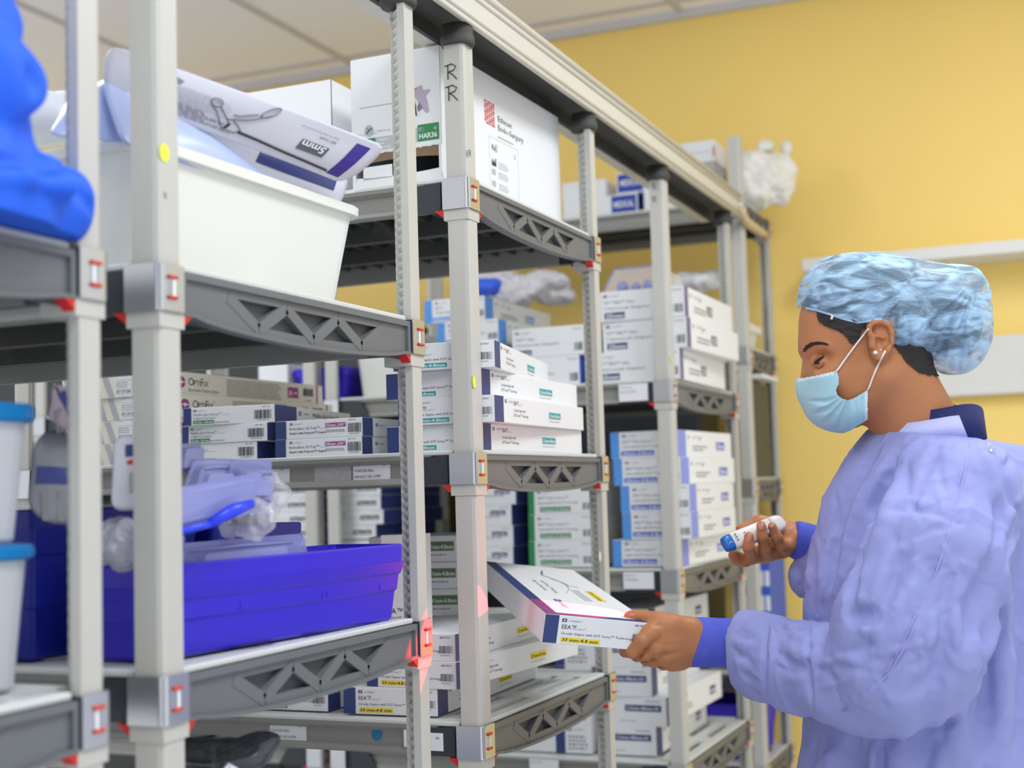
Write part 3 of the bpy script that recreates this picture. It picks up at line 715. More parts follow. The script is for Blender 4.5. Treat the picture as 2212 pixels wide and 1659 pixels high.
M_lav2 = mat('lavender_film_dense', (152, 158, 214), .18, alpha=.75, spec=.7)
def blister(w, d, h, m, m2=None, flange=.012):
    """formed tray: flange, sloped pocket, small ridges"""
    mb = MB(); m2 = m2 or m
    def rr(a, b, z, r=.01):
        pts = []
        for cx, cy, s in ((a/2-r, b/2-r, 0), (-a/2+r, b/2-r, 1), (-a/2+r, -b/2+r, 2), (a/2-r, -b/2+r, 3)):
            for i in range(4):
                an = math.pi/2*(s+i/3); pts.append((cx+r*math.cos(an), cy+r*math.sin(an), z))
        return pts
    mb.rings([rr(w, d, 0), rr(w, d, .001), rr(w-2*flange, d-2*flange, .001), rr(w-2*flange-.004, d-2*flange-.004, h*.6), rr(w-2*flange-.01, d-2*flange-.01, h)], m, smooth=False)
    mb.rings([rr(w*.55, d*.35, h), rr(w*.5, d*.3, h*1.5)], m2)
    for k in (-1, 1): mb.tube([(k*w*.30, -d*.38, h*1.02), (k*w*.30, d*.38, h*1.02)], .0022, m2, n=6)
    return mb
for i in range(2):
    o = link('instrument_tray', blister(.078, .26, .018, M_clear).mesh('blister_tray'), None, (-1.072+.08*i, 2.142, 1.7160)); tag(o, 'clear moulded tray seen inside the torn opening of the tall carton', 'tray', 'clear trays inside the tall carton')
# ------------------------------------------------------------------ open bins
M_binw = mat('bin_white', (226, 228, 222), .42, var=.02, vscale=6, sss=0)
M_binb = mat('bin_blue', (56, 42, 200), .36, var=.05, vscale=10)
M_binn = mat('bin_navy', (24, 36, 150), .4, var=.05, vscale=10)
M_lidb = mat('lid_blue', (12, 122, 190), .3)
M_tub = mat('tub_frosted', (198, 202, 210), .4, var=.03, vscale=5)
def rrect(a, b, z, r, n=5):
    pts = []
    for cx, cy, s in ((a/2-r, b/2-r, 0), (-a/2+r, b/2-r, 1), (-a/2+r, -b/2+r, 2), (a/2-r, -b/2+r, 3)):
        for i in range(n):
            an = math.pi/2*(s+i/(n-1)); pts.append((cx+r*math.cos(an), cy+r*math.sin(an), z))
    return pts
def bin_mesh(w, d, h, m, taper=.012, rim=.010, rh=.016, t=.003, steps=(), r=.015):
    """open bin: w, d at the rim; narrower at the foot; optional outward steps (fractions of the height)"""
    def a(u): return w-2*rim-2*taper*(1-u)
    def b(u): return d-2*rim-2*taper*(1-u)
    R = [rrect(a(0)-.006, b(0)-.006, 0, r), rrect(a(0), b(0), .004, r)]
    off = 0
    for s in steps:
        R.append(rrect(a(s)+off, b(s)+off, h*s-.002, r)); off += .005; R.append(rrect(a(s)+off, b(s)+off, h*s+.001, r))
    R += [rrect(a(1)+off, b(1)+off, h-rh, r), rrect(w, d, h-rh, r+.004), rrect(w+.001, d+.001, h-.002, r+.004), rrect(w-.003, d-.003, h, r+.004)]
    R += [rrect(a(1)-2*t, b(1)-2*t, h, r), rrect(a(1)-2*t, b(1)-2*t, h-.004, r), rrect(a(0)-2*t, b(0)-2*t, .005, r)]
    mb = MB(); mb.rings(R, m, smooth=False); return mb
mb = bin_mesh(.36, .48, .150, M_binw, taper=.020, rim=.009, rh=.013, r=.03)
o = mb.obj('storage_bin', None, (-.925-.18, 1.205+.24, 1.4685), math.radians(-1.2)); tag(o, 'large white plastic bin full of flat pouches on the nearest upper shelf', 'bin')
BW = o
# blue bin on the lower shelf
mb = bin_mesh(.12, .49, .103, M_binb, taper=.009, rim=.004, rh=.024, t=.003, steps=(.40, .62), r=.006)
for k in range(6): pass
for yy in (-.10, .06, .07, .19): mb.box(.0500, yy, .044, .0545, yy+.0014, .062, M_binb)
p0 = atZ(395, 1420, 1.05); p1 = atZ(865, 1336, 1.05)
ang = math.atan2(-(p1.x-p0.x), p1.y-p0.y)
c, s = math.cos(ang), math.sin(ang); w_, d_ = .12, .49
far = Vector((p1.x+.006, p1.y+.006, 0)); cx = far.x + c*(-w_/2) + s*(d_/2); cy = far.y + s*(-w_/2) - c*(d_/2)
BB = mb.obj('storage_bin', None, (cx, cy, 1.0485), ang); tag(BB, 'bright blue plastic bin of clear packages on the nearest lower shelf', 'bin')
mb = bin_mesh(.20, .30, .165, M_binn, taper=.012, rim=.004, rh=.02, steps=(.35, .7), r=.006)
o = mb.obj('storage_bin', None, (-1.17, 1.335, 1.0485)); tag(o, 'dark blue bin between the lidded tubs and the bright blue bin', 'bin')
mb = bin_mesh(.26, .22, .135, M_binn, taper=.012, rim=.004, rh=.02, steps=(.35, .7), r=.006)
o = mb.obj('storage_bin', None, (-1.19, 1.615, 1.0485)); tag(o, 'dark blue bin behind the clear packages', 'bin')
# pouches in the white bin -------------------------------------------------
M_pouch = mat('pouch_paper', (200, 202, 214), .5, var=.05, vscale=9, bump=.15, bscale=25)
M_film = mat('pouch_film', (176, 190, 232), .25, var=.08, vscale=8, bump=.2, bscale=20)
M_pband = mat('pouch_band', (58, 44, 140), .45, var=.35, vscale=22)
M_nband = mat('pouch_navy_band', (34, 48, 118), .4)
def sheet(TL, TR, BR, BL, m, name, bulge=.006, nx=44, ny=18, th=.0022, prints=None, r=.03, parent=None, wav=.003, seed=0):
    """thin rectangular pouch between four corner points, gently wavy, rounded corners; prints(put) draws in (u, v)"""
    TL, TR, BR, BL = map(Vector, (TL, TR, BR, BL)); nrm = ((TR-TL).cross(BL-TL)).normalized()
    if nrm.dot(CAM-TL) < 0: nrm = -nrm
    rs = random.Random(seed); ph = [rs.random()*6 for _ in range(4)]
    def P(u, v, z=0.):
        p = (TL*(1-u)+TR*u)*(1-v)+(BL*(1-u)+BR*u)*v
        q = bulge*math.sin(math.pi*u)**.7*math.sin(math.pi*v)+wav*math.sin(7*u+ph[0]+2*v)*math.sin(3*v+ph[1])
        return p+nrm*(q+z)
    mb = MB(); L = (TR-TL).length; W = (BL-TL).length
    def clampc(u, v):
        x, y = (u-.5)*L, (v-.5)*W; a, b = L/2-r, W/2-r
        if abs(x) > a and abs(y) > b:
            dx, dy = abs(x)-a, abs(y)-b; l = math.hypot(dx, dy); mx = max(dx, dy)
            if l > 1e-9: x = math.copysign(a+dx/l*mx, x); y = math.copysign(b+dy/l*mx, y)
        return x/L+.5, y/W+.5
    top = [[P(*clampc(i/nx, j/ny), th/2) for i in range(nx+1)] for j in range(ny+1)]
    bot = [[P(*clampc(i/nx, j/ny), -th/2) for i in range(nx+1)] for j in range(ny+1)]
    vs = [p for r_ in top for p in r_]+[p for r_ in bot for p in r_]; N = (nx+1)*(ny+1); fs = []
    for j in range(ny):
        for i in range(nx):
            a = j*(nx+1)+i; fs += [(a, a+1, a+nx+2, a+nx+1), (N+a, N+a+nx+1, N+a+nx+2, N+a+1)]
    for i in range(nx): fs += [(i, N+i, N+i+1, i+1), (ny*(nx+1)+i, ny*(nx+1)+i+1, N+ny*(nx+1)+i+1, N+ny*(nx+1)+i)]
    for j in range(ny): a, b = j*(nx+1), (j+1)*(nx+1); fs += [(a, b, N+b, N+a), (a+nx, N+a+nx, N+b+nx, b+nx)]
    mb.add(vs, fs, m, smooth=True)
    if prints:
        def put(poly, m_, z=.0011):
            """polygon in (u, v), finely split along u so it follows the sheet"""
            mb.add([P(u, v, th/2+z) for u, v in poly], [tuple(range(len(poly)))], m_)
        prints(put, P, mb, th)
    return mb.obj(name, parent)
def band(put, u0, v0, u1, v1, m, n=12, z=.0010):
    for i in range(n):
        for j in range(4):
            a, b = u0+(u1-u0)*i/n, u0+(u1-u0)*(i+1)/n; c_, d_ = v0+(v1-v0)*j/4, v0+(v1-v0)*(j+1)/4
            put([(a, c_), (b, c_), (b, d_), (a, d_)], m, z)
def flip_text(mb, P, th, s, u, v, hu, hv, m, z=.0014, bold=True, wid=None):
    """upside-down lettering laid on a sheet; (u, v) top-left as seen, reading right to left"""
    vs, fs, x1 = text_mesh(s, bold); k = (wid or hu)/x1
    mb.add([P(u+(x1-a)*k, v+b/.7*hv, th/2+z) for a, b in vs], [f for f in fs], m)
def pouch_prints(put, P, mb, th):
    band(put, .885, .16, .945, .93, M_pband)
    rs = random.Random(5)
    for i in range(17):
        v = .33+.034*i; u0 = .19+.003*i; u1 = u0+.22*(.55+.45*rs.random()); a = u0
        while a < u1:
            b = min(u1, a+rs.uniform(.015, .05)); put([(a, v), (b, v), (b, v+.015), (a, v+.015)], M_dink if i > 9 else M_link, .0011); a = b+.006
    put([(.20, .17), (.235, .22), (.225, .30), (.19, .27)], M_dink)
    band(put, .695, .47, .81, .70, mat('slate_print', (84, 98, 104), .5)); flip_text(mb, P, th, '5mm', .70, .49, .10, .14, M_lprint, .0018)
    flip_text(mb, P, th, 'REF 176643', .745, .30, .07, .05, M_ink, bold=False); flip_text(mb, P, th, 'Single Use Hand Instrument 5 mm', .655, .21, .16, .04, M_dink, bold=False)
    def poly(pts, r_, m_): mb.tube([P(u, v, th/2+.0011) for u, v in pts], r_, m_, n=5)
    for r0, m_ in ((1., M_dink), (.72, M_link)):
        poly([(.355+.020*r0*math.cos(t*math.pi/9), .40+.085*r0*math.sin(t*math.pi/9)) for t in range(19)], .0007, m_)
        poly([(.535+.016*r0*math.cos(t*math.pi/9)+.022*math.sin(t*math.pi/9)*-.9, .22+.16*r0*math.sin(t*math.pi/9)) for t in range(19)], .0007, m_)
    poly([(.372, .44), (.40, .56), (.425, .66), (.44, .74)], .0008, M_dink); poly([(.34, .46), (.375, .58), (.40, .72), (.41, .78)], .0008, M_dink)
    poly([(.52, .36), (.50, .46), (.47, .55), (.44, .60), (.42, .64)], .0008, M_dink); poly([(.50, .34), (.475, .42), (.45, .50), (.43, .52)], .0008, M_dink)
    poly([(.41, .78), (.43, .84), (.47, .84), (.49, .78), (.47, .70), (.44, .62)], .0008, M_dink); put([(.432, .70), (.442, .70), (.436, .82), (.426, .82)], M_ink)
    poly([(.48, .80), (.56, .815), (.66, .85), (.76, .87), (.86, .885), (.875, .89)], .0017, M_ink)
o = sheet(atD(236, 92, 1.50), atD(842, 318, 1.86), atD(744, 398, 1.84), atD(215, 196, 1.50), M_pouch, 'sterile_pouch', prints=pouch_prints, bulge=.006, seed=1, r=.02)
tag(o, 'big pale pouch printed with an instrument drawing, sticking out of the white bin', 'pouch')
def p2(put, P, mb, th): band(put, .50, .24, .93, .60, M_nband, n=10)
o = sheet(atD(330, 225, 1.58), atD(756, 384, 1.90), atD(726, 452, 1.87), atD(300, 295, 1.54), M_pouch, 'sterile_pouch', prints=p2, bulge=.006, seed=2, r=.018)
tag(o, 'white pouch with navy band lying under the printed pouch', 'pouch')
o = sheet(atD(222, 165, 1.50), atD(610, 372, 1.78), atD(712, 462, 1.87), atD(262, 310, 1.47), M_film, 'sterile_pouch', bulge=.006, seed=3, r=.015)
tag(o, 'bluish film pouch along the rim of the white bin', 'pouch')
o = sheet(atD(150, 215, 1.52), atD(320, 105, 1.57), atD(330, 300, 1.52), atD(100, 300, 1.46), M_film, 'sterile_pouch', bulge=.012, seed=6, r=.02)
tag(o, 'crumpled bluish pouch at the near end of the white bin', 'pouch')
# ------------------------------------------------------------------ soft crumpled things through the implicit mesher
from mathutils import noise as NZ
def crumple(name, parts, h, m, grooves=(), mats=None, sm=1, k=.02, facet=0., fs=25.):
    P = np.array([np.array(q[0]) for q in parts]); R = np.array([max(q[1]) if hasattr(q[1], '__len__') else q[1] for q in parts])
    lo = (P-R[:, None]).min(0)-.02; hi = (P+R[:, None]).max(0)+.02
    S = SDF(lo, hi, h)
    for q in parts: S.ell(q[0], q[1] if hasattr(q[1], '__len__') else (q[1],)*3, k=k)
    for g in grooves: S.groove(*g)
    V, Q = S.mesh(); V = smooth_np(V, Q, sm)
    if facet:
        g = np.zeros_like(V)
        fn = np.cross(V[Q[:,1]]-V[Q[:,0]], V[Q[:,2]]-V[Q[:,0]])
        for j in range(4): np.add.at(g, Q[:,j], fn)
        g /= np.linalg.norm(g, axis=1)[:, None]+1e-12
        a = np.array([NZ.voronoi(Vector(p*fs))[0][0]+.5*NZ.voronoi(Vector(p*fs*2.3+9.))[0][0] for p in V]); V = V+g*((a-.55)*facet)[:, None]
    o = bpy.data.objects.new(name, np_mesh(name, V, Q, mats or [m])); COL.objects.link(o); return o
def rand_grooves(c, R, n, wd, amp, seed):
    rs = np.random.RandomState(seed); out = []
    for i in range(n):
        a = rs.normal(size=3); a /= np.linalg.norm(a); b = a+rs.normal(size=3)*.5; b /= np.linalg.norm(b); m_ = (a+b)/2*1.05
        out.append(([np.array(c)+a*R, np.array(c)+m_*R, np.array(c)+b*R], wd, amp*(1 if i % 2 else -.8)))
    return out
M_cloth = mat('wrap_blue', (14, 92, 226), .6, var=.12, vscale=18, bump=.3, bscale=300)
def V3(px, py, z): return np.array(atD(px, py, z))
parts = [(V3(-30, 470, 1.22), (.06, .06, .050)), (V3(90, 470, 1.28), (.034, .030, .040)), (V3(60, 400, 1.25), (.050, .030, .026)), (V3(140, 430, 1.29), (.028, .025, .030)), (V3(150, 455, 1.31), (.016, .018, .028)), (V3(-130, 420, 1.18), (.07, .07, .08)), (V3(-165, 200, 1.18), (.05, .09, .13)), (V3(-190, 40, 1.17), (.06, .09, .10)),
         (V3(8, 165, 1.19), (.016, .05, .034)), (V3(-62, 290, 1.2), (.030, .07, .07)), (V3(-60, 30, 1.19), (.016, .05, .03))]
gr = [([V3(-40, 350, 1.14), V3(60, 352, 1.19), V3(140, 370, 1.24), V3(200, 450, 1.29)], .006, .009), ([V3(-40, 376, 1.13), V3(60, 384, 1.18), V3(150, 410, 1.23)], .009, -.009),
      ([V3(196, 395, 1.27), V3(165, 440, 1.25), V3(205, 470, 1.27)], .006, .006), ([V3(-20, 100, 1.15), V3(25, 150, 1.16), V3(10, 200, 1.15)], .007, .006),
      ([V3(-20, 230, 1.15), V3(24, 215, 1.16)], .006, .008), ([V3(-30, 330, 1.15), V3(20, 290, 1.15), V3(8, 240, 1.15)], .007, -.006),
      ([V3(20, 520, 1.15), V3(90, 470, 1.18), V3(160, 500, 1.24)], .014, .006)]
o = crumple('instrument_wrap', parts, .0035, M_cloth, gr+rand_grooves(V3(20, 440, 1.22), .11, 18, .010, .006, 4), sm=2, facet=.007, fs=10)
vv = np.array([v.co[:] for v in o.data.vertices]); vv[:, 2] = np.maximum(vv[:, 2], 1.4675); o.data.vertices.foreach_set('co', vv.astype(np.float32).ravel()); o.data.update()
tag(o, 'crumpled bright blue wrapped bundle on the nearest shelf', 'bundle')
# two frosted tubs with blue lids
def tub_parts(z, h, label, lidh=.03):
    t = empty('lidded_tub', (-.98-.0, .945, z), label, 'tub', 'frosted tubs with blue lids'); w_, d_ = .17, .18
    mb = MB(); mb.rings([rrect(w_-.03, d_-.03, 0, .02), rrect(w_-.024, d_-.024, .004, .025), rrect(w_-.006, d_-.006, h-lidh*.5, .028), rrect(w_-.006, d_-.006, h-.004, .028)], M_tub); mb.obj('body', t)
    mb = MB(); mb.rings([rrect(w_, d_, h-lidh, .03), rrect(w_+.006, d_+.006, h-lidh+.003, .03), rrect(w_+.006, d_+.006, h-.004, .03), rrect(w_, d_, h, .028), rrect(w_-.02, d_-.02, h+.001, .026), rrect(w_-.026, d_-.026, h-.002, .024)], M_lidb); mb.obj('lid', t)
    return t
t0 = tub_parts(1.0475, .135, 'lower frosted tub with blue lid at the left edge', .014)
t1 = tub_parts(1.0475+.1365, .132, 'upper frosted tub with blue lid at the left edge', .018)
for t in (t0, t1): t.location.x = -1.016; t.location.y = .955
# ------------------------------------------------------------------ clear packages in the blue bin
def sheet_tray(TL, TR, BR, BL, name, label, m=None, group=None, depth=.014, seed=0, ridge=True):
    """formed plastic tray with a flange, between four corners"""
    TL, TR, BR, BL = map(Vector, (TL, TR, BR, BL)); nrm = ((TR-TL).cross(BL-TL)).normalized()
    if nrm.dot(CAM-TL) < 0: nrm = -nrm
    def P(u, v, z=0.): return (TL*(1-u)+TR*u)*(1-v)+(BL*(1-u)+BR*u)*v+nrm*z
    def rr(a, b, z, r=.10):
        pts = []
        for cx, cy, s in ((1-a-r, 1-b-r, 0), (a+r, 1-b-r, 1), (a+r, b+r, 2), (1-a-r, b+r, 3)):
            for i in range(4):
                an = math.pi/2*(s+i/3); pts.append(P(cx+r*math.cos(an), cy+r*math.sin(an), z))
        return pts
    mb = MB(); m = m or M_lav
    mb.rings([rr(0, 0, 0), rr(0, 0, .0012), rr(.07, .12, .0012), rr(.085, .15, depth*.7), rr(.10, .18, depth)], m)
    if ridge:
        mb.rings([rr(.2, .32, depth, .06), rr(.23, .36, depth*1.5, .06)], M_lav2)
        for v in (.25, .75): mb.tube([P(.16, v, depth), P(.5, v-.03, depth*1.15), P(.84, v, depth)], .0016, M_lav2, n=6)
    mb.tube([P(.01, .01), P(.99, .01)], .0011, M_lav2, n=5); mb.tube([P(.99, .01), P(.99, .99)], .0011, M_lav2, n=5)
    o = mb.obj(name); return tag(o, label, 'package', group)
G_ = 'clear packages in the blue bin'
sheet_tray(atD(418, 992, 1.60), atD(505, 992, 1.66), atD(500, 1120, 1.62), atD(372, 1120, 1.53), 'blister_pack', 'left of the two upright clear trays with blue rims above the bin')
sheet_tray(atD(498, 992, 1.62), atD(586, 993, 1.68), atD(578, 1110, 1.66), atD(480, 1112, 1.61), 'blister_pack', 'right of the two upright clear trays with blue rims above the bin')
sheet_tray(atD(372, 1058, 1.46), atD(567, 1018, 1.60), atD(540, 1110, 1.58), atD(340, 1160, 1.43), 'blister_pack', 'long slanting film package across the blue bin', M_lav2, ridge=False, depth=.006)
sheet_tray(atD(330, 1180, 1.52), atD(656, 1153, 1.745), atD(668, 1236, 1.74), atD(330, 1275, 1.50), 'blister_pack', 'flat clear tray lying along the rim of the blue bin')
sheet_tray(atD(385, 960, 1.60), atD(432, 958, 1.64), atD(430, 1010, 1.63), atD(372, 1030, 1.58), 'blister_pack', 'peaked lavender film corner topping the packages', M_lav2, ridge=False, depth=.01)
M_bstick = mat('blue_handle', (36, 66, 232), .3)
mb = MB(); mb.tube([atD(340, 1160, 1.42), atD(430, 1138, 1.47), atD(470, 1128, 1.50)], .0042, M_bstick); mb.tube([atD(455, 1130, 1.49), atD(500, 1104, 1.515), atD(545, 1088, 1.54)], [.006, .0085, .005], M_bstick)
tag(mb.obj('surgical_instrument'), 'bright blue plastic instrument stem inside the clear packages', 'instrument')
M_glass = mat('clear_dome', (228, 228, 236), .06, alpha=.30, spec=1.0)
def dome(px, py, z, r, label, m=None, seed=0, rr_=1.):
    c = np.array(atD(px, py, z)); o = crumple('package_dome', [(c, (r, r*.9, r*rr_)), (c+np.array((-.7*r, .2*r, .4*r)), r*.7), (c+np.array((-1.5*r, .2*r, -.3*r)), r*.6)], .0025, m or M_glass, rand_grooves(c, r, 14, .005, .004, seed), sm=1, k=.01, facet=.009, fs=60)
    for p in o.data.polygons: p.use_smooth = True
    return tag(o, label, 'package')
dome(548, 1122, 1.60, .022, 'rounded clear plastic dome at the end of the slanting package', seed=3)
dome(582, 1064, 1.66, .019, 'crinkled clear dome behind the slanting package', seed=5, rr_=1.2)
dome(268, 1175, 1.46, .024, 'wrapped clear ball between the two nearest posts', mat('wrapped_clear', (206, 208, 218), .15, alpha=.7, var=.15, vscale=40, spec=.9), seed=8)
dome(345, 1190, 1.475, .026, 'crumpled clear wrap behind the nearest corner post', M_lav, seed=9)
def card12(put, P, mb, th):
    band(put, .32, .12, 1.0, .28, M_nband); mb.add([P(.45+.10*math.cos(t*.5236), .36+.033*math.sin(t*.5236), th/2+.0007) for t in range(12)], [tuple(range(12))], M_red)
    for k in range(3): put([(.42+.06*k, .50), (.44+.06*k, .50), (.44+.06*k, .78), (.42+.06*k, .78)], M_dink)
    put([(.62, .48), (.92, .48), (.92, .80), (.62, .80)], M_ink, .0005)
    vs, fs, x1 = text_mesh('12mm', True); mb.add([P(.68+b*.25, .50+a/x1*.26, th/2+.0009) for a, b in vs], fs, M_lprint)
o = sheet(atD(243, 944, 1.47), atD(330, 938, 1.50), atD(328, 1100, 1.48), atD(240, 1104, 1.45), M_pouch, 'product_card', prints=card12, bulge=.003, seed=4, r=.012)
tag(o, 'white card with navy band and red dot between the two nearest posts', 'card')
def card_l(put, P, mb, th):
    band(put, .05, .42, .95, .60, M_nband)
    for k in range(4): put([(.12+.2*k, .68), (.2+.2*k, .68), (.25+.2*k, .98), (.17+.2*k, .98)], M_dink)
o = sheet(atD(70, 925, 1.44), atD(215, 940, 1.50), atD(215, 1135, 1.46), atD(60, 1130, 1.40), mat('grey_wrap', (122, 126, 136), .5, var=.1), 'product_card', prints=card_l, bulge=.008, seed=5)
tag(o, 'grey wrapped card with navy band beside the frosted tubs', 'card')
def card_m(put, P, mb, th):
    band(put, .40, .22, .62, .95, M_nband); logo(mb, Matrix(((1, 0, 0, 0), (0, 1, 0, 0), (0, 0, 1, 0), (0, 0, 0, 1))), 0, -9, .001, word=False) if False else None
    for k in range(3): put([(.12+.08*k, .45), (.16+.08*k, .45), (.16+.08*k, .9), (.12+.08*k, .9)], M_dink)
o = sheet(atD(100, 845, 1.43), atD(122, 800, 1.45), atD(205, 940, 1.50), atD(105, 950, 1.42), mat('mauve_wrap', (150, 138, 152), .5, var=.1), 'product_card', prints=card_m, bulge=.008, seed=7)
tag(o, 'leaning mauve card with navy stripe beside the upper frosted tub', 'card')
# ------------------------------------------------------------------ below the lower shelf of the nearest full unit
mb = bin_mesh(.24, .30, .10, M_binb, taper=.012, rim=.004, rh=.02, r=.006)
o = mb.obj('storage_bin', None, (-1.12, 1.42, .6315)); tag(o, 'blue bin on the bottom shelf at the lower edge of the picture', 'bin')
M_dbag = mat('dark_clear_bag', (60, 66, 76), .15, alpha=.75, var=.3, vscale=30, spec=.9)
c = np.array(atD(480, 1635, 1.62)); o = crumple('bagged_instrument', [(c, (.06, .05, .022)), (c+np.array((-.05, .0, -.012)), .03), (c+np.array((.045, .02, .018)), (.02, .02, .01))], .003, M_dbag, rand_grooves(c, .04, 12, .005, .004, 6))
tag(o, 'dark crumpled plastic bag in the blue bottom bin', 'bag')
o = sheet(atD(470, 1655, 1.50), atD(510, 1632, 1.53), atD(560, 1750, 1.50), atD(420, 1760, 1.46), M_pouch, 'product_card', bulge=.004, seed=8, r=.03); tag(o, 'white rounded card in front of the dark plastic bag', 'card')
# ------------------------------------------------------------------ far bundle on the upper shelf, left
M_wrapw = mat('white_wrap', (232, 236, 242), .5, var=.03, vscale=14)
c = np.array(atD(75, 262, 1.62)); o = crumple('wrapped_bundle', [(c, (.05, .05, .03)), (c+np.array((-.05, 0, .012)), (.05, .05, .03)), (c+np.array((.035, .01, .004)), (.02, .02, .03))], .0035, M_wrapw, rand_grooves(c, .045, 14, .006, .006, 12))
tag(o, 'white tissue bundle behind the blue wrapped one', 'bundle')
# ------------------------------------------------------------------ shelf labels, stickers and marks (sub-parts of their shelf or post)
def shelf_label(parent, x0, x1, y, z0, z1, texts, name='shelf_label', m=None, big=True):
    w_, h_ = x1-x0, z1-z0; mb = MB(); mb.box(0, 0, 0, w_, .0004, h_, m or M_lprint)
    T = Matrix(((1, 0, 0, 0), (0, 0, -1, -.0003), (0, 1, 0, 0), (0, 0, 0, 1)))
    for s_, x, yy, hh, mm in texts: put_text(mb, s_, T, x*w_, yy*h_, hh, mm)
    return mb.obj(name, parent, (x0-AX, y-parent.parent.location.y, z0-parent.location.z))
yb = 1.935-.0136
def LX_(px, yy=1.921): return atY(px, 1020, yy).x
a, b = LX_(757), LX_(837)
shelf_label(S2[1.284], a, b, 1.9302, 1.2355, 1.2725, [('701235', .02, .80, .0026, M_dink), ('STAPLER,EEA,', .03, .55, .0042, M_ink), ('SINGLE USE,21MM', .03, .30, .0042, M_ink), ('EEA21', .03, .08, .0032, M_dink), ('EA', .80, .78, .0032, M_ink)])
a, b = LX_(585), LX_(619)
shelf_label(S2[1.284], a-.03, b, 1.9302, 1.2355, 1.2725, [('EA', .72, .75, .0034, M_ink)])
mb = MB(); rs = random.Random(4)
a, b = LX_(673), LX_(752)
shelf_label(S2[1.284], a, b, 1.9302, 1.2385, 1.2715, [], 'torn_label', mat('torn_paper', (170, 172, 172), .8, var=.35, vscale=160))
a, b = atY(576, 1570, 1.921).x, atY(655, 1570, 1.921).x
shelf_label(S2[.870], a, b, 1.9302, .8215, .8585, [('701239', .02, .80, .0026, M_dink), ('STAPLER,EEA,', .03, .55, .0042, M_dink), ('SINGLE USE,31MM', .03, .30, .0042, M_dink), ('EEA31', .03, .08, .0032, M_dink), ('EA', .80, .78, .0032, M_ink)])
mb = MB(); disc(mb, Matrix(((1, 0, 0, 0), (0, 0, -1, 0), (0, 1, 0, 0), (0, 0, 0, 1))), 0, 0, .0092, mat('teal_sticker', (20, 120, 160), .5), n=24)
p = atY(818, 1585, 1.9365); mb.obj('round_sticker', S2[.870], (p.x-AX, 1.9300-1.935, p.z-.870))
a, b = atY(928, 1580, 1.9205).x, atY(957, 1580, 1.9205).x
shelf_label(S2[.870], a-.01, b, 1.9203, .826, .853, [('EA', .62, .65, .0038, M_ink)])
shelf_label(S2[.870], atY(872, 1580, 1.9205).x, atY(878, 1580, 1.9205).x, 1.9203, .830, .856, [])
p = atY(735, 437, 1.92); shelf_label(S2[1.712], atY(745, 437, 1.92).x, atY(766, 437, 1.92).x, 1.9225, 1.7060, 1.7110, [], 'tape_piece')
shelf_label(S3[1.463], atY(1335, 845, 3.0).x, atY(1398, 845, 3.0).x, 3.005, 1.415, 1.455, [('701241  EA', .05, .75, .004, M_dink), ('RELOAD,25MM', .05, .5, .004, M_dink)])
shelf_label(S3[1.034], atY(1345, 1250, 3.0).x, atY(1411, 1250, 3.0).x, 3.005, .988, 1.026, [('701250  EA', .05, .75, .004, M_dink), ('STAPLER,EEA', .05, .5, .004, M_dink)])
shelf_label(S3[.603], atY(1142, 1655, 3.0).x, atY(1205, 1655, 3.0).x, 3.005, .560, .597, [('701251  EA', .05, .75, .004, M_dink)])
# marks on the posts
def post_of(u, k=0): return [c for c in u.children if c.name.startswith('post')][k]
def on_post(u, k, px, py, face, fn, name):
    pst = post_of(u, k); base = Vector((u.location.x+pst.location.x, u.location.y+pst.location.y, 0))
    mb = MB()
    if face == 'front':
        q = atY(px, py, base.y-.0176); T = Matrix(((1, 0, 0, 0), (0, 0, -1, 0), (0, 1, 0, 0), (0, 0, 0, 1)))
    else:
        q = atX(px, py, base.x+.0176); T = Matrix(((0, 0, 1, 0), (1, 0, 0, 0), (0, 1, 0, 0), (0, 0, 0, 1)))
    fn(mb, T); mb.obj(name, pst, q-base)
def rmark(sz):
    def f(mb, T):
        for pts in (((0, 0), (.0, 1.)), ((-.25, .95), (.3, 1.05), (.6, .85), (.45, .6), (0, .5)), ((.1, .5), (.4, .25), (.65, -.05))): mb.tube([T @ Vector((a*sz, b*sz, .0004)) for a, b in pts], sz*.035, M_mark, n=6)
    return f
for uu in (U2,):
    pass
k_near = 1
on_post(U2, 1, 968, 172, 'front', rmark(.023), 'marker_letter'); on_post(U2, 1, 970, 218, 'front', rmark(.023), 'marker_letter')
on_post(U2, 1, 1008, 338, 'side', rmark(.009), 'marker_letter'); on_post(U2, 1, 1014, 336, 'side', rmark(.009), 'marker_letter')
on_post(U3, 1, 1411, 410, 'front', rmark(.014), 'marker_letter'); on_post(U3, 1, 1411, 438, 'front', rmark(.014), 'marker_letter')
on_post(U2, 3, 38, 218, 'front', rmark(.023), 'marker_letter')
def dot(r, ry, m): return lambda mb, T: disc(mb, T, 0, 0, r, m, z=.0003, ry=ry, n=24)
on_post(U1, 1, 355, 330, 'side', dot(.0085, .0100, M_dot), 'round_sticker'); on_post(U2, 1, 1024, 825, 'side', dot(.0062, .0098, M_dot), 'round_sticker')
on_post(U3, 1, 1450, 777, 'side', dot(.0055, .0075, M_dot), 'round_sticker'); on_post(U2, 0, 1296, 1202, 'side', dot(.006, .0098, mat('cream_sticker', (222, 220, 200), .5)), 'round_sticker')
on_post(U1, 1, 355, 428, 'side', rmark(.006), 'marker_letter')
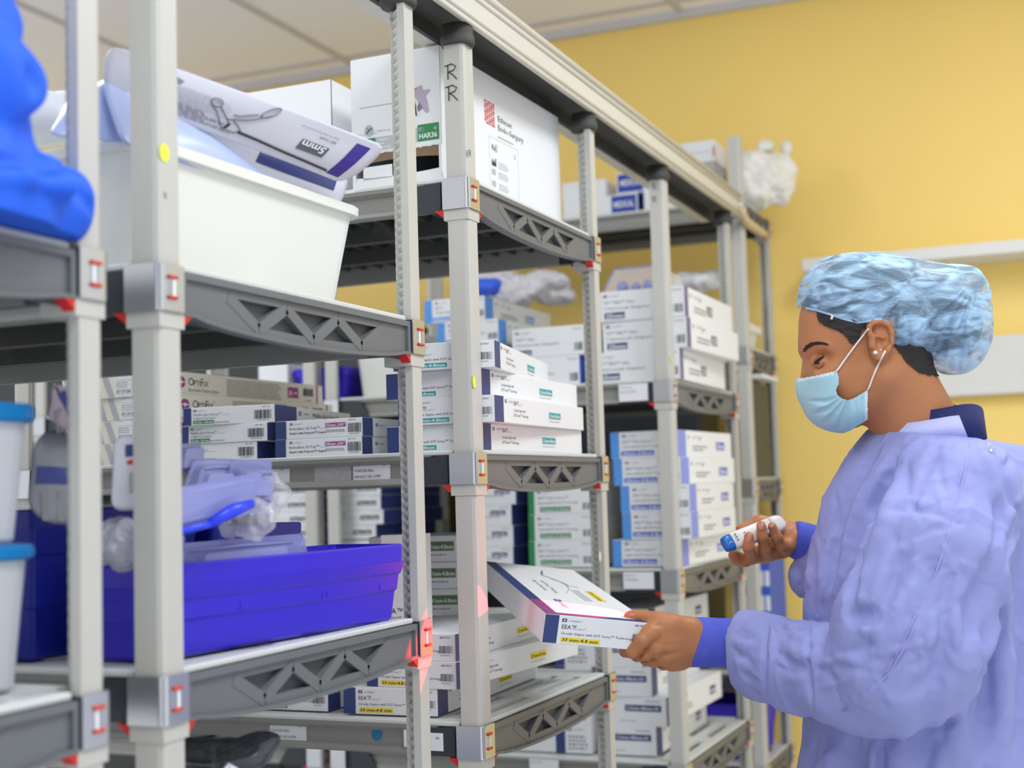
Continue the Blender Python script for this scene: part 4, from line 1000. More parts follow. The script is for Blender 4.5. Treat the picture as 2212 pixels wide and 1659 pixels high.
# ------------------------------------------------------------------ unit 3 cartons
def tagged_front(txt, bandm, tagm, tagx=(.03, .09), tagy=(.10, .28), lt=None, bandw=.022, right_band=False, navy_tag=None, txtm=None):
    def f(mb, T, w, h):
        if bandw: rect(mb, T, .0005, .0005, bandw, h-.0005, bandm)
        logo(mb, T, bandw+.008, h*.80, h*.09, word=True)
        put_text(mb, txt[0], T, bandw+.008, h*.58, h*.10, M_dink); put_text(mb, txt[1], T, bandw+.008, h*.40, h*.075, M_ink, wid=min(w*.62, .115))
        x0, x1 = tagx; rect(mb, T, x0, h*tagy[0], x1, h*tagy[1], tagm); put_text(mb, txt[2], T, x0+.003, h*(tagy[0]+.03), h*(tagy[1]-tagy[0]-.07), M_lprint, wid=x1-x0-.006, bold=True)
        rect(mb, T, w-.030, h*.86, w-.006, h*.90, M_link)
        if lt: barcode(mb, T, w-.026, h*.15, w-.004, h*.42, n=14)
    return f
def tagged_side(bandm, tagm, tagx, body=None, bw=.04, tagy=(.30, .62), txt='mm'):
    def f(mb, S, d, h):
        if bw: rect(mb, S, .0005, .0005, bw, h-.0005, bandm)
        logo(mb, S, bw+.015, h*.70, h*.1, word=False); put_text(mb, 'COVIDIEN\u2122', S, bw+.045, h*.72, h*.07, M_dink); put_text(mb, 'EEA\u2122', S, bw+.09, h*.66, h*.12, M_dink)
        lines(mb, S, bw+.05, h*.25, bw+.16, h*.5, 2, M_dink); x0, x1 = tagx; rect(mb, S, x0, h*tagy[0], x1, h*tagy[1], tagm)
        put_text(mb, txt, S, x0+.004, h*(tagy[0]+.06), h*(tagy[1]-tagy[0]-.12), M_lprint, wid=x1-x0-.008, bold=True)
    return f
Y3 = 3.055
M_mauveb = mat('mauve_band', (110, 100, 140), .5); M_warm = mat('warm_white_card', (232, 226, 208), .55)
# 25 mm cartons on the upper shelf
B25 = plain_mesh(.205, .45, .0715, tagged_front(('TA\u2122 EEA\u2122 Ultra', 'Universal Stapler', '25mm'), M_navy, M_navy, (.010, .060), (.08, .30), True, bandw=0.), tagged_side(M_mauveb, M_ink, (.20, .25), bw=.032, txt='25'))
for i, px in enumerate((1469, 1484, 1479)):
    place(B25, 'reload_box', px, Y3, 1.4635+.072*i, .205, .45, [1, -1.5, 0][i], f'white box with dark 25mm tag right of the ribbed post, {label_stack(3)[i]}', 'box', 'boxes with dark 25mm tags', py=[800, 735, 670][i])
B25b = plain_mesh(.185, .42, .0715, tagged_front(('GIA\u2122 Ultra', 'Universal Stapler', '25mm'), M_navy, M_navy, (.012, .050), (.08, .26), True, bandw=0.), lambda mb, S, d, h: rect(mb, S, .0005, .0005, .05, h-.0005, M_cblu))
for i, px in enumerate((1252, 1262)):
    place(B25b, 'reload_box', px, Y3, 1.4635+.072*i, .185, .42, 0, f'white box with blue end left of the ribbed post, {["lower", "upper"][i]} of two', 'box', 'boxes with blue ends', py=800-65*i)
BLB = plain_mesh(.165, .44, .058, tagged_front(('EEA\u2122', 'Circular Stapler with DST Series', '25mm-3.5mm'), M_lblu, M_lblu, (.024, .10), (.06, .24), True), tagged_side(M_lblu, M_lblu, (.26, .32), bw=.05, txt='25mm'))
def block(w, d, h, m): mb = MB(); shell(mb, w, d, h, m, .002); return mb.mesh('carton')
xx = atY(1068, 740, Y3).x
o = place(block(.20, .44, .115, M_white), 'reload_box', 1066, Y3, 1.4635, .20, .44, 0, 'plain white box under the two light-blue banded ones', 'box', py=780)
for i, px in enumerate((1076, 1047)):
    place(BLB, 'reload_box', px, Y3-.01, 1.5788+.0584*i, .165, .44, 0, f'white box with light blue band behind the lettered post, {["lower", "upper"][i]} of two', 'box', 'boxes with light blue bands', py=705-50*i)
def far_bin(px0, px1, Y, z, h, m, label, d=.3, bx=None, rim=.01, ztop_px=None):
    x0, x1 = atY(px0, 900, Y).x, atY(px1, 900, Y).x; w_ = x1-x0
    mb = bin_mesh(w_, d, h, m, taper=.012, rim=rim, rh=.022, r=.012); o = mb.obj('storage_bin', None, ((x0+x1)/2, Y+d/2, z)); return tag(o, label, 'bin')
# shelf z = 1.463
far_bin(757, 880, 3.055, 1.4635, .165, M_binw, 'white bin on the third unit left of the light-blue banded boxes')
far_bin(632, 750, 3.055, 1.4635, .085, M_binb, 'small blue bin seen over the long cream boxes', rim=.004)
o = place(block(.09, .12, .10, M_white), 'reload_box', 622, 3.04, 1.4635, .09, .12, 0, 'plain white box left of the small blue bin, seen over the cream boxes', 'box', py=820)
# bin behind with film bags on it (unit 4 middle shelf)
far_bin(1140, 1300, 3.86, 1.6055, .085, M_binw, 'white bin with film bags on it, between lettered and ribbed posts', d=.22)
M_bagf = mat('film_bag', (222, 222, 230), .2, alpha=.75, var=.08, vscale=30, spec=.8)
def bag(px, py, z, r, label, seed, m=None, name='film_bag', h=.006, n=14, extra=()):
    c = np.array(atD(px, py, z)); parts = [(c, r)]+[(np.array(atD(*e[:3])), e[3]) for e in extra]
    o = crumple(name, parts, h, m or M_bagf, rand_grooves(c, max(r)*.9, n, .010, .008, seed), sm=1, facet=.022, fs=22); return tag(o, label, 'bag')
bag(1100, 628, 4.0, (.10, .06, .045), 'crumpled film bags heaped above the white bin', 21, extra=[(1180, 608, 4.0, (.07, .05, .02)), (1050, 612, 4.0, (.08, .05, .035)), (1200, 640, 4.02, (.06, .05, .02))])
bag(1040, 622, 3.7, (.05, .04, .018), 'small bright blue wrap among the film bags', 22, m=mat('wrap_blue_far', (50, 96, 220), .5), h=.005, n=5)
bag(1500, 612, 4.02, (.07, .05, .022), 'white crumpled tubing heap behind the dark 25mm boxes', 23, m=M_wrapw, extra=[(1540, 600, 4.02, (.03, .03, .02)), (1470, 604, 4.02, (.03, .03, .016))])
far_bin(1440, 1622, 3.86, 1.6055, .075, M_binw, 'white bin behind the dark 25mm boxes, by the yellow wall', d=.20)
# clear tray on the 25 mm stack
mb = MB(); 
p = atY(1306, 640, 3.12); q = atY(1425, 640, 3.12); zb_ = 1.4635+.2165
for (a0, a1, z0_, z1_) in (((p.x, q.x), (p.x+.028, q.x-.004), zb_, zb_+.062),):
    y0_, y1_ = 3.10, 3.34
    A = [(a0[0], y0_, z0_), (a0[1], y0_, z0_), (a0[1], y1_, z0_), (a0[0], y1_, z0_)]; B_ = [(a1[0], y0_+.02, z1_), (a1[1], y0_+.02, z1_), (a1[1], y1_-.02, z1_), (a1[0], y1_-.02, z1_)]
    mb.rings([A, B_], mat('clear_lid', (226, 218, 214), .1, alpha=.45, spec=.9))
    for e in ((A[0], B_[0]), (A[1], B_[1]), (B_[0], B_[1]), (A[0], A[1])): mb.tube(e, .0022, M_lav2, n=6)
tag(mb.obj('clear_case'), 'clear plastic case on top of the dark 25mm boxes', 'case')
for i, (px, r) in enumerate(((1345, .014), (1375, .011), (1400, .013))):
    c = np.array(atY(px, 632, 3.085)); c[2] = zb_+r*.9
    o = crumple('plastic_fitting', [(c, r)], .003, M_lav2, [], sm=0); tag(o, 'small clear plastic piece lying by the clear case', 'fitting', 'small clear pieces by the case')
# blue-tagged cartons, middle shelf
BBL = plain_mesh(.165, .42, .0622, tagged_front(('EEA\u2122 Auto Suture\u2122', 'Stapler with DST Series\u2122 Technology', '28mm-4.8mm'), M_lblu, M_cblu, (.026, .108), (.10, .28), True), tagged_side(M_pblu, M_cblu, (.29, .36), bw=.06, txt='28mm'))
for i, (px, r) in enumerate(((1470, -2), (1493, 0), (1489, 0), (1470, -3), (1463, -3))):
    place(BBL, 'stapler_box', px, Y3, 1.0345+.0626*i, .165, .42, r, f'white box with blue band and blue tag, {label_stack(5)[i]}', 'box', 'boxes with blue tags', py=1185-58*i)
BGR = plain_mesh(.165, .42, .0622, tagged_front(('EEA\u2122 Auto Suture\u2122', 'Stapler with DST Series\u2122 Technology', '31mm-3.5mm'), M_grn, M_grn, (.030, .108), (.10, .28), True, bandw=.016))
for i in range(4):
    place(BGR, 'stapler_box', 1283-i, Y3, 1.0345+.0626*i, .165, .42, 0, f'white box with green band and green tag, {label_stack(4)[i]}', 'box', 'boxes with green tags', py=1185-58*i)
BNV = plain_mesh(.145, .42, .050, tagged_front(('GIA\u2122', 'Reload', '60mm-3.8mm'), M_navy, M_navy, (.090, .130), (.50, .72), False, bandw=.014), lambda mb, S, d, h: rect(mb, S, .0005, .0005, .4, h-.0005, M_navy))
for i, (px, r) in enumerate(((1108, 0), (1108, 0), (1104, 0), (1113, 0), (1108, 0))):
    place(BNV, 'reload_box', px, Y3+.01, 1.0345+.0504*i, .145, .42, r, f'white box with dark navy side left of the green-banded boxes, {label_stack(5)[i]}', 'box', 'boxes with dark navy sides', py=1190-48*i)
GSL = block(.17, .16, .026, mat('slate_card', (92, 96, 100), .6))
o = place(GSL, 'flat_box', 1000, 3.06, 1.0345, .17, .16, 0, 'dark flat box under the two-column cartons', 'box', x=atY(948, 1180, 3.06).x)
BN2 = plain_mesh(.14, .38, .036, tagged_front(('Ligasure', 'Reload for open surgery', '30mm-2.5mm'), M_navy, M_ink, (.075, .128), (.30, .62), False, bandw=.014), lambda mb, S, d, h: rect(mb, S, .0005, .0005, .34, h-.0005, M_navy))
for c_, (px0) in enumerate((668, 822)):
    for i in range(4):
        place(BN2, 'reload_box', px0+(6 if i == 1 else 0)-(10 if i == 0 and c_ else 0), Y3+.0, 1.0345+.001+.0365*(i+2), .14, .38, 0, f'small box with black tag seen under the labelled shelf, {["left", "right"][c_]} column, {["lowest", "second", "third", "topmost"][i]}', 'box', 'small boxes with black tags', py=1150-34*i)
    for i in range(2):
        place(BN2, 'reload_box', px0, Y3+.004, 1.0345+.0365*i, .14, .38, 0, f'black-tagged box low in the {["left", "right"][c_]} column behind the blue bin, {["first", "second"][i]} from shelf', 'box', 'small boxes with black tags', py=1220-34*i)
# lowest shelf
def dark_front(mb, T, w, h):
    rect(mb, T, w-.100, h*.50, w-.012, h*.72, M_navy); put_text(mb, '3.5mm-48mm-20', T, w-.096, h*.56, h*.10, M_lprint, wid=.078, bold=True); rect(mb, T, w-.05, h*.82, w-.015, h*.87, M_link); lines(mb, T, .02, h*.15, .06, h*.2, 1, M_dink)
BDK = plain_mesh(.132, .47, .0665, dark_front, tagged_side(M_navy, M_navy, (.36, .41), bw=.05, txt='mm'))
for i, (px, r) in enumerate(((1418, 1), (1440, -1), (1408, 2), (1388, 4), (1400, -2))):
    place(BDK, 'reload_box', px, Y3+.01, .6035+.0668*i, .132, .47, r, f'white box with navy tag below the held box, {label_stack(5)[i]}', 'box', 'boxes with navy tags', py=[1605, 1545, 1485, 1425, 1340][i])
def text_front(mb, T, w, h):
    rect(mb, T, .0005, .0005, .024, h-.0005, M_navy); logo(mb, T, .030, h*.78, h*.1); lines(mb, T, .032, h*.14, w-.004, h*.68, 4, M_dink, t=.5)
BTX = plain_mesh(.088, .44, .0665, text_front)
for i in range(4):
    place(BTX, 'reload_box', 1277-2*(i % 2), Y3, .6035+.0668*i, .088, .44, 0, f'white box with navy band behind the lowest ribbed post, {label_stack(4)[i]}', 'box', 'boxes behind the ribbed post', py=1600-62*i)
BWD = plain_mesh(.19, .44, .0665, dark_front)
for i in range(2):
    place(BWD, 'reload_box', 1200, Y3, .6035+.0668*i, .19, .44, 0, f'white box with navy tag under the drooping truss on the lowest shelf, {["lower", "upper"][i]}', 'box', 'boxes with navy tags', py=1595-60*i)
# ------------------------------------------------------------------ unit 4 and its contents
ZT = 2.0205
def blue_front(mb, T, w, h): rect(mb, T, .004, .004, w-.004, h-.004, M_vblu); put_text(mb, 'MEDICAL', T, w*.12, h*.38, h*.28, M_lprint, wid=w*.75, bold=True)
BLU = plain_mesh(.085, .16, .062, blue_front, lambda mb, S, d, h: rect(mb, S, 0.001, .001, d-.001, h-.001, M_vblu))
for i, px in enumerate((1377, 1391)): place(BLU, 'supply_box', px, 3.83, ZT+.0623*i, .085, .16, 0, f'{["lower", "upper"][i]} small bright blue box on the top shelf by the yellow wall', 'box', 'bright blue boxes', py=430-45*i)
def lt_front(mb, T, w, h): put_text(mb, 'line', T, w*.3, h*.35, h*.35, M_cblu, bold=True); lines(mb, T, w*.2, h*.1, w*.8, h*.25, 1, M_link)
place(plain_mesh(.10, .16, .085, lt_front), 'supply_box', 1462, 3.83, ZT, .10, .16, 0, 'white box with blue word right of the bright blue boxes', 'box', py=420)
place(block(.15, .16, .062, M_white), 'supply_box', 1318, 3.83, ZT, .15, .16, 0, 'low white box left of the bright blue boxes', 'box', py=430)
place(block(.14, .15, .055, M_white), 'supply_box', 1308, 3.84, ZT+.0625, .14, .15, 0, 'white box stacked on the low white box left of the bright blue ones', 'box', py=385)
place(block(.10, .15, .13, M_grey), 'supply_box', 1545, 3.84, ZT, .10, .15, 0, 'grey box under the tilted white one beside the tall post', 'box', py=390)
place(plain_mesh(.105, .14, .062, lambda mb, T, w, h: (lines(mb, T, .01, h*.45, w*.9, h*.55, 1, M_link), rect(mb, T, w-.006, .015, w-.001, h-.02, M_red))), 'supply_box', 1544, 3.84, ZT+.1303, .105, .14, 0, 'small white box topmost beside the tall post above the track', 'box', py=325)
M_bagw = mat('white_plastic_bag', (232, 232, 224), .35, alpha=.96, var=.04, vscale=12, bump=.3, bscale=14, spec=.6)
B0 = lambda px, py, z=4.07: np.array(atD(px, py, z))
parts = [(B0(1650, 400), (.075, .06, .062)), (B0(1625, 372), (.05, .05, .045)), (B0(1685, 420), (.04, .045, .05)), (B0(1605, 400), (.03, .05, .05)), (B0(1652, 330), (.020, .03, .014)), (B0(1702, 336), (.012, .02, .018)), (B0(1690, 380), (.035, .03, .04)), (B0(1630, 440), (.06, .05, .03))]
gr = [([B0(1610, 460, 3.98), B0(1660, 430, 3.98), B0(1700, 400, 4.0)], .010, .014), ([B0(1600, 350, 4.0), B0(1640, 345, 4.0), B0(1665, 325, 4.0)], .008, -.012), ([B0(1640, 360, 3.98), B0(1650, 410, 3.97), B0(1625, 450, 3.98)], .009, .010),
      ([B0(1690, 345, 4.0), B0(1680, 390, 3.99), B0(1700, 430, 4.0)], .008, -.010), ([B0(1600, 410, 4.0), B0(1640, 400, 3.98)], .008, .010), ([B0(1640, 455, 3.98), B0(1690, 435, 4.0), B0(1710, 410, 4.03)], .007, -.010)]
o = crumple('plastic_bag', parts, .005, M_bagw, gr, sm=1, k=.02, facet=.020, fs=16); zmin = min(v.co.z for v in o.data.vertices); o.location.z = max(0, 2.021-zmin); tag(o, 'crumpled white plastic bag on the top shelf against the yellow wall', 'bag')
mb = MB(); mb.tube([atX(1598, 452, -.862), atX(1612, 480, -.862), atX(1640, 500, -.862), atX(1655, 508, -.862)], [.010, .014, .013, .011], mat('paper_tape', (206, 188, 150), .6, var=.1), n=8)
mb.obj('tape_roll', S4[2.02], (-AX, -3.80, -2.02))
place(block(.06, .2, .012, M_white), 'flat_box', 1650, 3.85, 1.515, .06, .2, 0, 'thin white box with red end lying on the dark box by the wall', 'box', py=820)
place(block(.05, .2, .27, M_dark), 'file_box', 1634, 3.85, 1.2355, .055, .2, 0, 'tall dark box standing by the yellow wall', 'box', py=950)
def bl_side(mb, S, d, h):
    for i in range(3): rect(mb, S, .03, h*(.1+.3*i), d-.03, h*(.3+.3*i), M_lprint); rect(mb, S, .05, h*(.14+.3*i), d*.5, h*(.26+.3*i), M_cblu)
for i, px in enumerate((1632, 1668)):
    mbm = MB(); w_, d_, h_ = .038, .20, .30; shell(mbm, w_, d_, h_, M_binn if i == 0 else M_cblu, .002); T = faceT('front', w_, d_, h_)
    for q in range(4): rect(mbm, T, .008, h_*(.08+.23*q), .019, h_*(.22+.23*q), M_lprint); rect(mbm, T, .024, h_*(.08+.23*q), .036, h_*(.22+.23*q), M_lprint)
    place(mbm.mesh('carton'), 'file_box', px, 3.84, .7005, w_, d_, 0, ['dark blue upright box behind the ribbed far post', 'blue upright box with pale labels next to the yellow wall'][i], 'box', py=1350)
mb = bin_mesh(.17, .24, .15, M_binb, taper=.01, rim=.004, rh=.02, steps=(.5,), r=.006); o = mb.obj('storage_bin', None, (-.985, 3.965, .4515)); tag(o, 'blue bin low on the far unit behind the sleeve', 'bin')
# ------------------------------------------------------------------ the person
M_skin = mat('skin_brown', (180, 120, 78), .48, var=.10, vscale=14, bump=.10, bscale=500, sss=.12)
M_nail = mat('nail_pink', (206, 140, 122), .3)
M_hair = mat('hair_black', (34, 27, 25), .5, bump=.6, bscale=120, stretch=(1, 1, 6))
M_gown = mat('gown_lavender', (144, 151, 208), .72, var=.05, vscale=26, bump=.22, bscale=700)
M_gown2 = mat('gown_seam', (160, 158, 222), .72)
M_collar = mat('gown_neckband', (186, 190, 236), .7, var=.04, bump=.2, bscale=160)
M_cuff = mat('knit_cuff', (84, 98, 208), .85, var=.16, vscale=60, bump=.7, bscale=520, stretch=(1, 1, 1))
M_scrub = mat('navy_scrub', (28, 34, 92), .75, bump=.2, bscale=200)
M_mask = mat('mask_cyan', (164, 206, 218), .75, var=.05, vscale=200, bump=.15, bscale=700)
M_maskw = mat('mask_white', (206, 226, 236), .75)
M_strap = mat('strap_white', (236, 226, 222), .6)
M_eyew = mat('eye_white', (170, 130, 120), .25); M_iris = mat('iris_brown', (52, 30, 24), .2); M_lash = mat('lash_black', (22, 16, 16), .5)
M_lid = mat('eyelid_brown', (150, 84, 62), .5); M_stud = mat('ear_stud', (236, 236, 240), .15, metal=.6)
FM = np.array([list(rt), list(up), list(fw)])            # rows: camera-aligned axes at the time of measuring the photo
def fr(px, py, z): return np.array([(px-CX)/F_PX*z, -(py-CY)/F_PX*z, z])
def to_world(V): return np.asarray(V) @ FM + np.array(CAM)
def to_px(V): return CX+F_PX*V[:, 0]/V[:, 2], CY-F_PX*V[:, 1]/V[:, 2]
def surf(S, px, py, z0=1.55, z1=2.5, inset=0.):
    zz = np.arange(z0, z1, S.h*.5); P = np.stack([(px-CX)/F_PX*zz, -(py-CY)/F_PX*zz, zz], 1); I = np.round((P-S.lo)/S.h).astype(int)
    ok = ((I >= 0) & (I < S.n)).all(1); I[~ok] = 0; f = S.F[I[:, 0], I[:, 1], I[:, 2]]; hit = np.where(ok & (f < 0))[0]
    return P[hit[0]]+np.array([0, 0, inset]) if len(hit) else None
def draw(S, pts, wd, amp, z0=1.55):
    """carve a fold along pixel points projected on the near surface"""
    out = []
    for (a, b), (c, d) in zip(pts[:-1], pts[1:]):
        n = max(2, int(math.hypot(c-a, d-b)/18))
        for i in range(n+(1 if (c, d) == pts[-1] else 0)):
            t = i/n; q = surf(S, a+(c-a)*t, b+(d-b)*t, z0)
            if q is not None: out.append(q)
    if len(out) > 1:
        m = len(out)
        for i in range(m-1):
            u = (i+.5)/(m-1); s_ = .35+.65*math.sin(math.pi*min(1, max(0, u)))
            S.groove([out[i], out[i+1]], wd, amp*s_/ (1. if wd < .9*S.h*99 else 1))
GAIN = 1.
def grooves_px(S, L, z0=1.55):
    F0 = S.F.copy()
    for pts, wd, amp in L:
        amp *= GAIN
        keep = S.F; S.F = F0; path = []
        for (a, b), (c, d) in zip(pts[:-1], pts[1:]):
            n = max(2, int(math.hypot(c-a, d-b)/14))
            for i in range(n+1):
                q = surf(S, a+(c-a)*i/n, b+(d-b)*i/n, z0)
                if q is not None: path.append(q)
        S.F = keep
        if len(path) < 2: continue
        P = np.array(path); lo = P.min(0); hi = P.max(0); sl, X, Y, Z = S._sl(lo, hi, wd*2.6)
        best = None; m = len(P)-1
        for i in range(m):
            a, b = P[i], P[i+1]; e = b-a; L2 = e@e
            if L2 < 1e-12: continue
            t = np.clip(((X-a[0])*e[0]+(Y-a[1])*e[1]+(Z-a[2])*e[2])/L2, 0, 1); u = (i+t)/m
            q = ((X-a[0]-t*e[0])**2+(Y-a[1]-t*e[1])**2+(Z-a[2]-t*e[2])**2)/(wd*(.45+.55*np.sin(np.pi*np.clip(u, 0, 1))))**2
            g = np.exp(-q)*np.minimum(1, 3.5*np.minimum(u, 1-u)+.15); best = g if best is None else np.maximum(best, g)
        S.F[sl] += amp*best
def in_poly(x, y, P):
    c = np.zeros(len(x), bool); n = len(P)
    for i in range(n):
        (x0, y0), (x1, y1) = P[i], P[(i+1) % n]
        if y0 == y1: continue
        k = ((y0 > y) != (y1 > y)) & (x < (x1-x0)*(y-y0)/(y1-y0)+x0); c ^= k
    return c
def sub_mesh(V, Q, keep):
    Q = Q[keep]; u, inv = np.unique(Q, return_inverse=True); return V[u], inv.reshape(Q.shape)
def normals(V, Q):
    g = np.zeros_like(V); fn = np.cross(V[Q[:, 1]]-V[Q[:, 0]], V[Q[:, 2]]-V[Q[:, 0]])
    for j in range(4): np.add.at(g, Q[:, j], fn)
    return g/(np.linalg.norm(g, axis=1)[:, None]+1e-12)
def ob(name, V, Q, mats, midx=None, parent=None):
    Vw = to_world(V)
    if parent is not None: Vw = Vw-np.array(parent.location)
    o = bpy.data.objects.new(name, np_mesh(name, Vw, Q, mats, midx)); COL.objects.link(o); o.parent = parent; return o
def rot2(deg):
    c, s = math.cos(math.radians(deg)), math.sin(math.radians(deg)); return [[c, -s, 0], [s, c, 0], [0, 0, 1]]
foot = to_world(fr(1985, 1700, 2.02)); foot[2] = 0
PERSON = empty('person', tuple(foot), 'person in lavender gown, light blue cap and face mask looking down at the box', 'person')
ZH = 1.985
# --- head, neck
S = SDF(fr(1700, 1010, 1.95)-[.0, .02, .13], fr(2110, 540, 1.99)+[.02, .02, .12], .0017)
def H(px, py, dz=0.):
    q = fr(px, py, ZH-abs(dz)); q[2] = ZH+dz; return q
S.ell(H(1885, 678), (.094, .083, .073), k=.02, rot=rot2(-8))
S.ell(H(1806, 712), (.050, .056, .060), k=.03)
S.ell(H(1822, 800), (.052, .060, .058), k=.03, rot=rot2(8))
S.ell(H(1826, 862), (.036, .040, .044), k=.025)
S.ell(H(1768, 742, 0), (.020, .016, .046), k=.02)                     # brow ridge
S.ell(H(1764, 828, -.0), (.016, .03, .026), k=.02)
S.cap(H(1752, 792), H(1747, 838), .0085, .0125, k=.012)
for sg in (-1, 1):
    S.cap(H(1905, 812, sg*.048), H(1838, 888, sg*.022), .020, .016, k=.03); S.ell(H(1796, 812, sg*.038), (.022, .018, .018), k=.02)
    S.ell(H(1764, 778, sg*.046), (.014, .011, .011), k=.016, op='sub'); S.ell(H(1776, 783, sg*.031), (.0140, .0110, .0150), k=.008)
    S.cap(H(1750, 757, sg*.018), H(1786, 746, sg*.050), .0050, .0035, k=.012)
S.cap(H(1930, 800), H(1990, 925, .003), .050, .057, k=.035); S.cap(H(1925, 850), H(1966, 955), .032, .040, k=.03)
S.cap(H(1905, 815, -.042), H(1935, 925, -.018), .012, .012, k=.03)    # neck muscle
S.cap(H(1994, 985), H(2000, 1020), .050, .070, k=.02)
# ear, near side and far side
for sg in (-1, 1):
    e = lambda px, py, d=0.: H(px, py, sg*(.0735+d))
    S.ell(e(1903, 735, -.006), (.0165, .028, .008), k=.006, rot=rot2(-14))
    hel = [(1880, 722), (1878, 706), (1886, 697), (1903, 694), (1919, 702), (1926, 718), (1925, 738), (1917, 756), (1906, 768), (1898, 774)]
    for p, q in zip(hel[:-1], hel[1:]): S.cap(e(*p, .004), e(*q, .004), .0036, .0036, k=.004)
    S.ell(e(1893, 766, 0), (.0065, .008, .005), k=.005)
    S.ell(e(1899, 738, .006), (.0075, .0115, .008), k=.004, op='sub', rot=rot2(-20)); S.cap(e(1890, 709, .007), e(1912, 714, .007), .0032, .003, k=.004, op='sub')
    S.cap(e(1912, 714, .007), e(1918, 740, .006), .0028, k=.004, op='sub'); S.cap(e(1883, 728, .001), e(1884, 748, .001), .005, .005, k=.004)
    S.cap(e(1892, 724, .003), e(1909, 730, .003), .0022, k=.004)
HS = S; V, Q = S.mesh(); V = smooth_np(V, Q, 2, .45)
parts_ = [(V, Q)]
hx, hy = to_px(V); headV, headQ = V, Q
# --- near hand (left) on the box
def chain(S, pts, k=.006):
    for (p, r0), (q, r1) in zip(pts[:-1], pts[1:]): S.cap(p, q, r0, r1, k=k)
def hand(lo, hi, h, chains, ells, gro=(), knuck=()):
    S = SDF(lo, hi, h)
    for e in ells: S.ell(*e[:2], k=e[2] if len(e) > 2 else .012, rot=e[3] if len(e) > 3 else None)
    for c, k in chains: chain(S, [(fr(*p[:3]), p[3]) for p in c], k)
    for p, r in knuck: S.ell(fr(*p), (r, r, r), k=.008)
    grooves_px(S, gro); V, Q = S.mesh(); return S, smooth_np(V, Q, 2, .4), Q
NH = [([(1512, 1386, 2.085, .024), (1600, 1390, 2.06, .026)], .012),
      ([(1498, 1366, 2.08, .017), (1447, 1360, 2.066, .015), (1412, 1364, 2.052, .0125)], .016),
      ([(1494, 1380, 2.08, .019), (1450, 1386, 2.066, .015), (1418, 1394, 2.055, .0120)], .016),
      ([(1496, 1396, 2.083, .017), (1455, 1408, 2.075, .014), (1430, 1417, 2.068, .0112)], .016),
      ([(1496, 1408, 2.09, .015), (1468, 1424, 2.085, .013), (1449, 1433, 2.082, .0105)], .016),
      ([(1412, 1364, 2.052, .0122), (1388, 1384, 2.042, .0108), (1366, 1408, 2.050, .0100), (1349, 1408, 2.085, .0085)], .0025),
      ([(1418, 1394, 2.055, .0118), (1396, 1412, 2.058, .0102), (1376, 1417, 2.088, .0090), (1362, 1408, 2.11, .008)], .002),
      ([(1430, 1417, 2.068, .011), (1410, 1428, 2.080, .0095), (1394, 1425, 2.108, .0084), (1380, 1412, 2.13, .0075)], .002),
      ([(1449, 1433, 2.082, .0102), (1432, 1436, 2.100, .0085), (1420, 1430, 2.124, .0076), (1406, 1416, 2.14, .007)], .002),
      ([(1488, 1356, 2.075, .016), (1448, 1348, 2.062, .0125), (1420, 1340, 2.064, .0105), (1392, 1335, 2.072, .0090), (1368, 1333, 2.078, .0078), (1358, 1333, 2.079, .0068)], .012)]
S, V, Q = hand(fr(1330, 1470, 2.0)-[.01, .01, .02], fr(1612, 1310, 2.0)+[.012, .02, .17], .0015, NH, [(fr(1466, 1388, 2.072), (.032, .027, .017), .014)],
    gro=[([(1405, 1385), (1440, 1394), (1470, 1392)], .0035, .0012), ([(1412, 1410), (1440, 1415), (1470, 1408)], .0035, .0012), ([(1430, 1350), (1415, 1352), (1404, 1350)], .003, .0015),
         ([(1402, 1402), (1380, 1420), (1366, 1424)], .0022, .0030), ([(1420, 1412), (1400, 1426)], .002, .0022), ([(1436, 1428), (1422, 1434)], .002, .0018), ([(1378, 1390), (1386, 1398)], .0012, .0008), ([(1381, 1386), (1390, 1395)], .0012, .0008), ([(1392, 1328), (1393, 1342)], .0012, .0008), ([(1396, 1372), (1402, 1384)], .0015, .0008)],
    knuck=[((1404, 1368, 2.050), .0128), ((1417, 1400, 2.054), .0122), ((1432, 1420, 2.067), .0115)])
NHS = S; parts_.append((V, Q))
# --- far hand (right) under the scanner
FH = [([(1700, 1166, 2.236, .022), (1800, 1200, 2.25, .026)], .012),
      ([(1704, 1172, 2.236, .017), (1668, 1184, 2.238, .013), (1638, 1196, 2.234, .0105), (1610, 1210, 2.222, .0095), (1594, 1207, 2.212, .0092), (1585, 1199, 2.206, .0088)], .008),
      ([(1708, 1172, 2.232, .016), (1680, 1188, 2.232, .013), (1650, 1202, 2.226, .0108), (1622, 1206, 2.200, .0096), (1617, 1182, 2.172, .0086), (1618, 1159, 2.169, .0078)], .006),
      ([(1712, 1168, 2.228, .016), (1690, 1188, 2.224, .013), (1662, 1199, 2.214, .0105), (1652, 1188, 2.196, .0094), (1647, 1160, 2.184, .0084), (1644, 1135, 2.182, .0074)], .005),
      ([(1716, 1164, 2.224, .015), (1700, 1180, 2.214, .0125), (1688, 1178, 2.202, .0098), (1678, 1160, 2.190, .0082), (1668, 1137, 2.186, .0068)], .006),
      ([(1712, 1150, 2.246, .016), (1680, 1132, 2.252, .012), (1640, 1128, 2.250, .0095), (1600, 1142, 2.242, .008)], .012)]
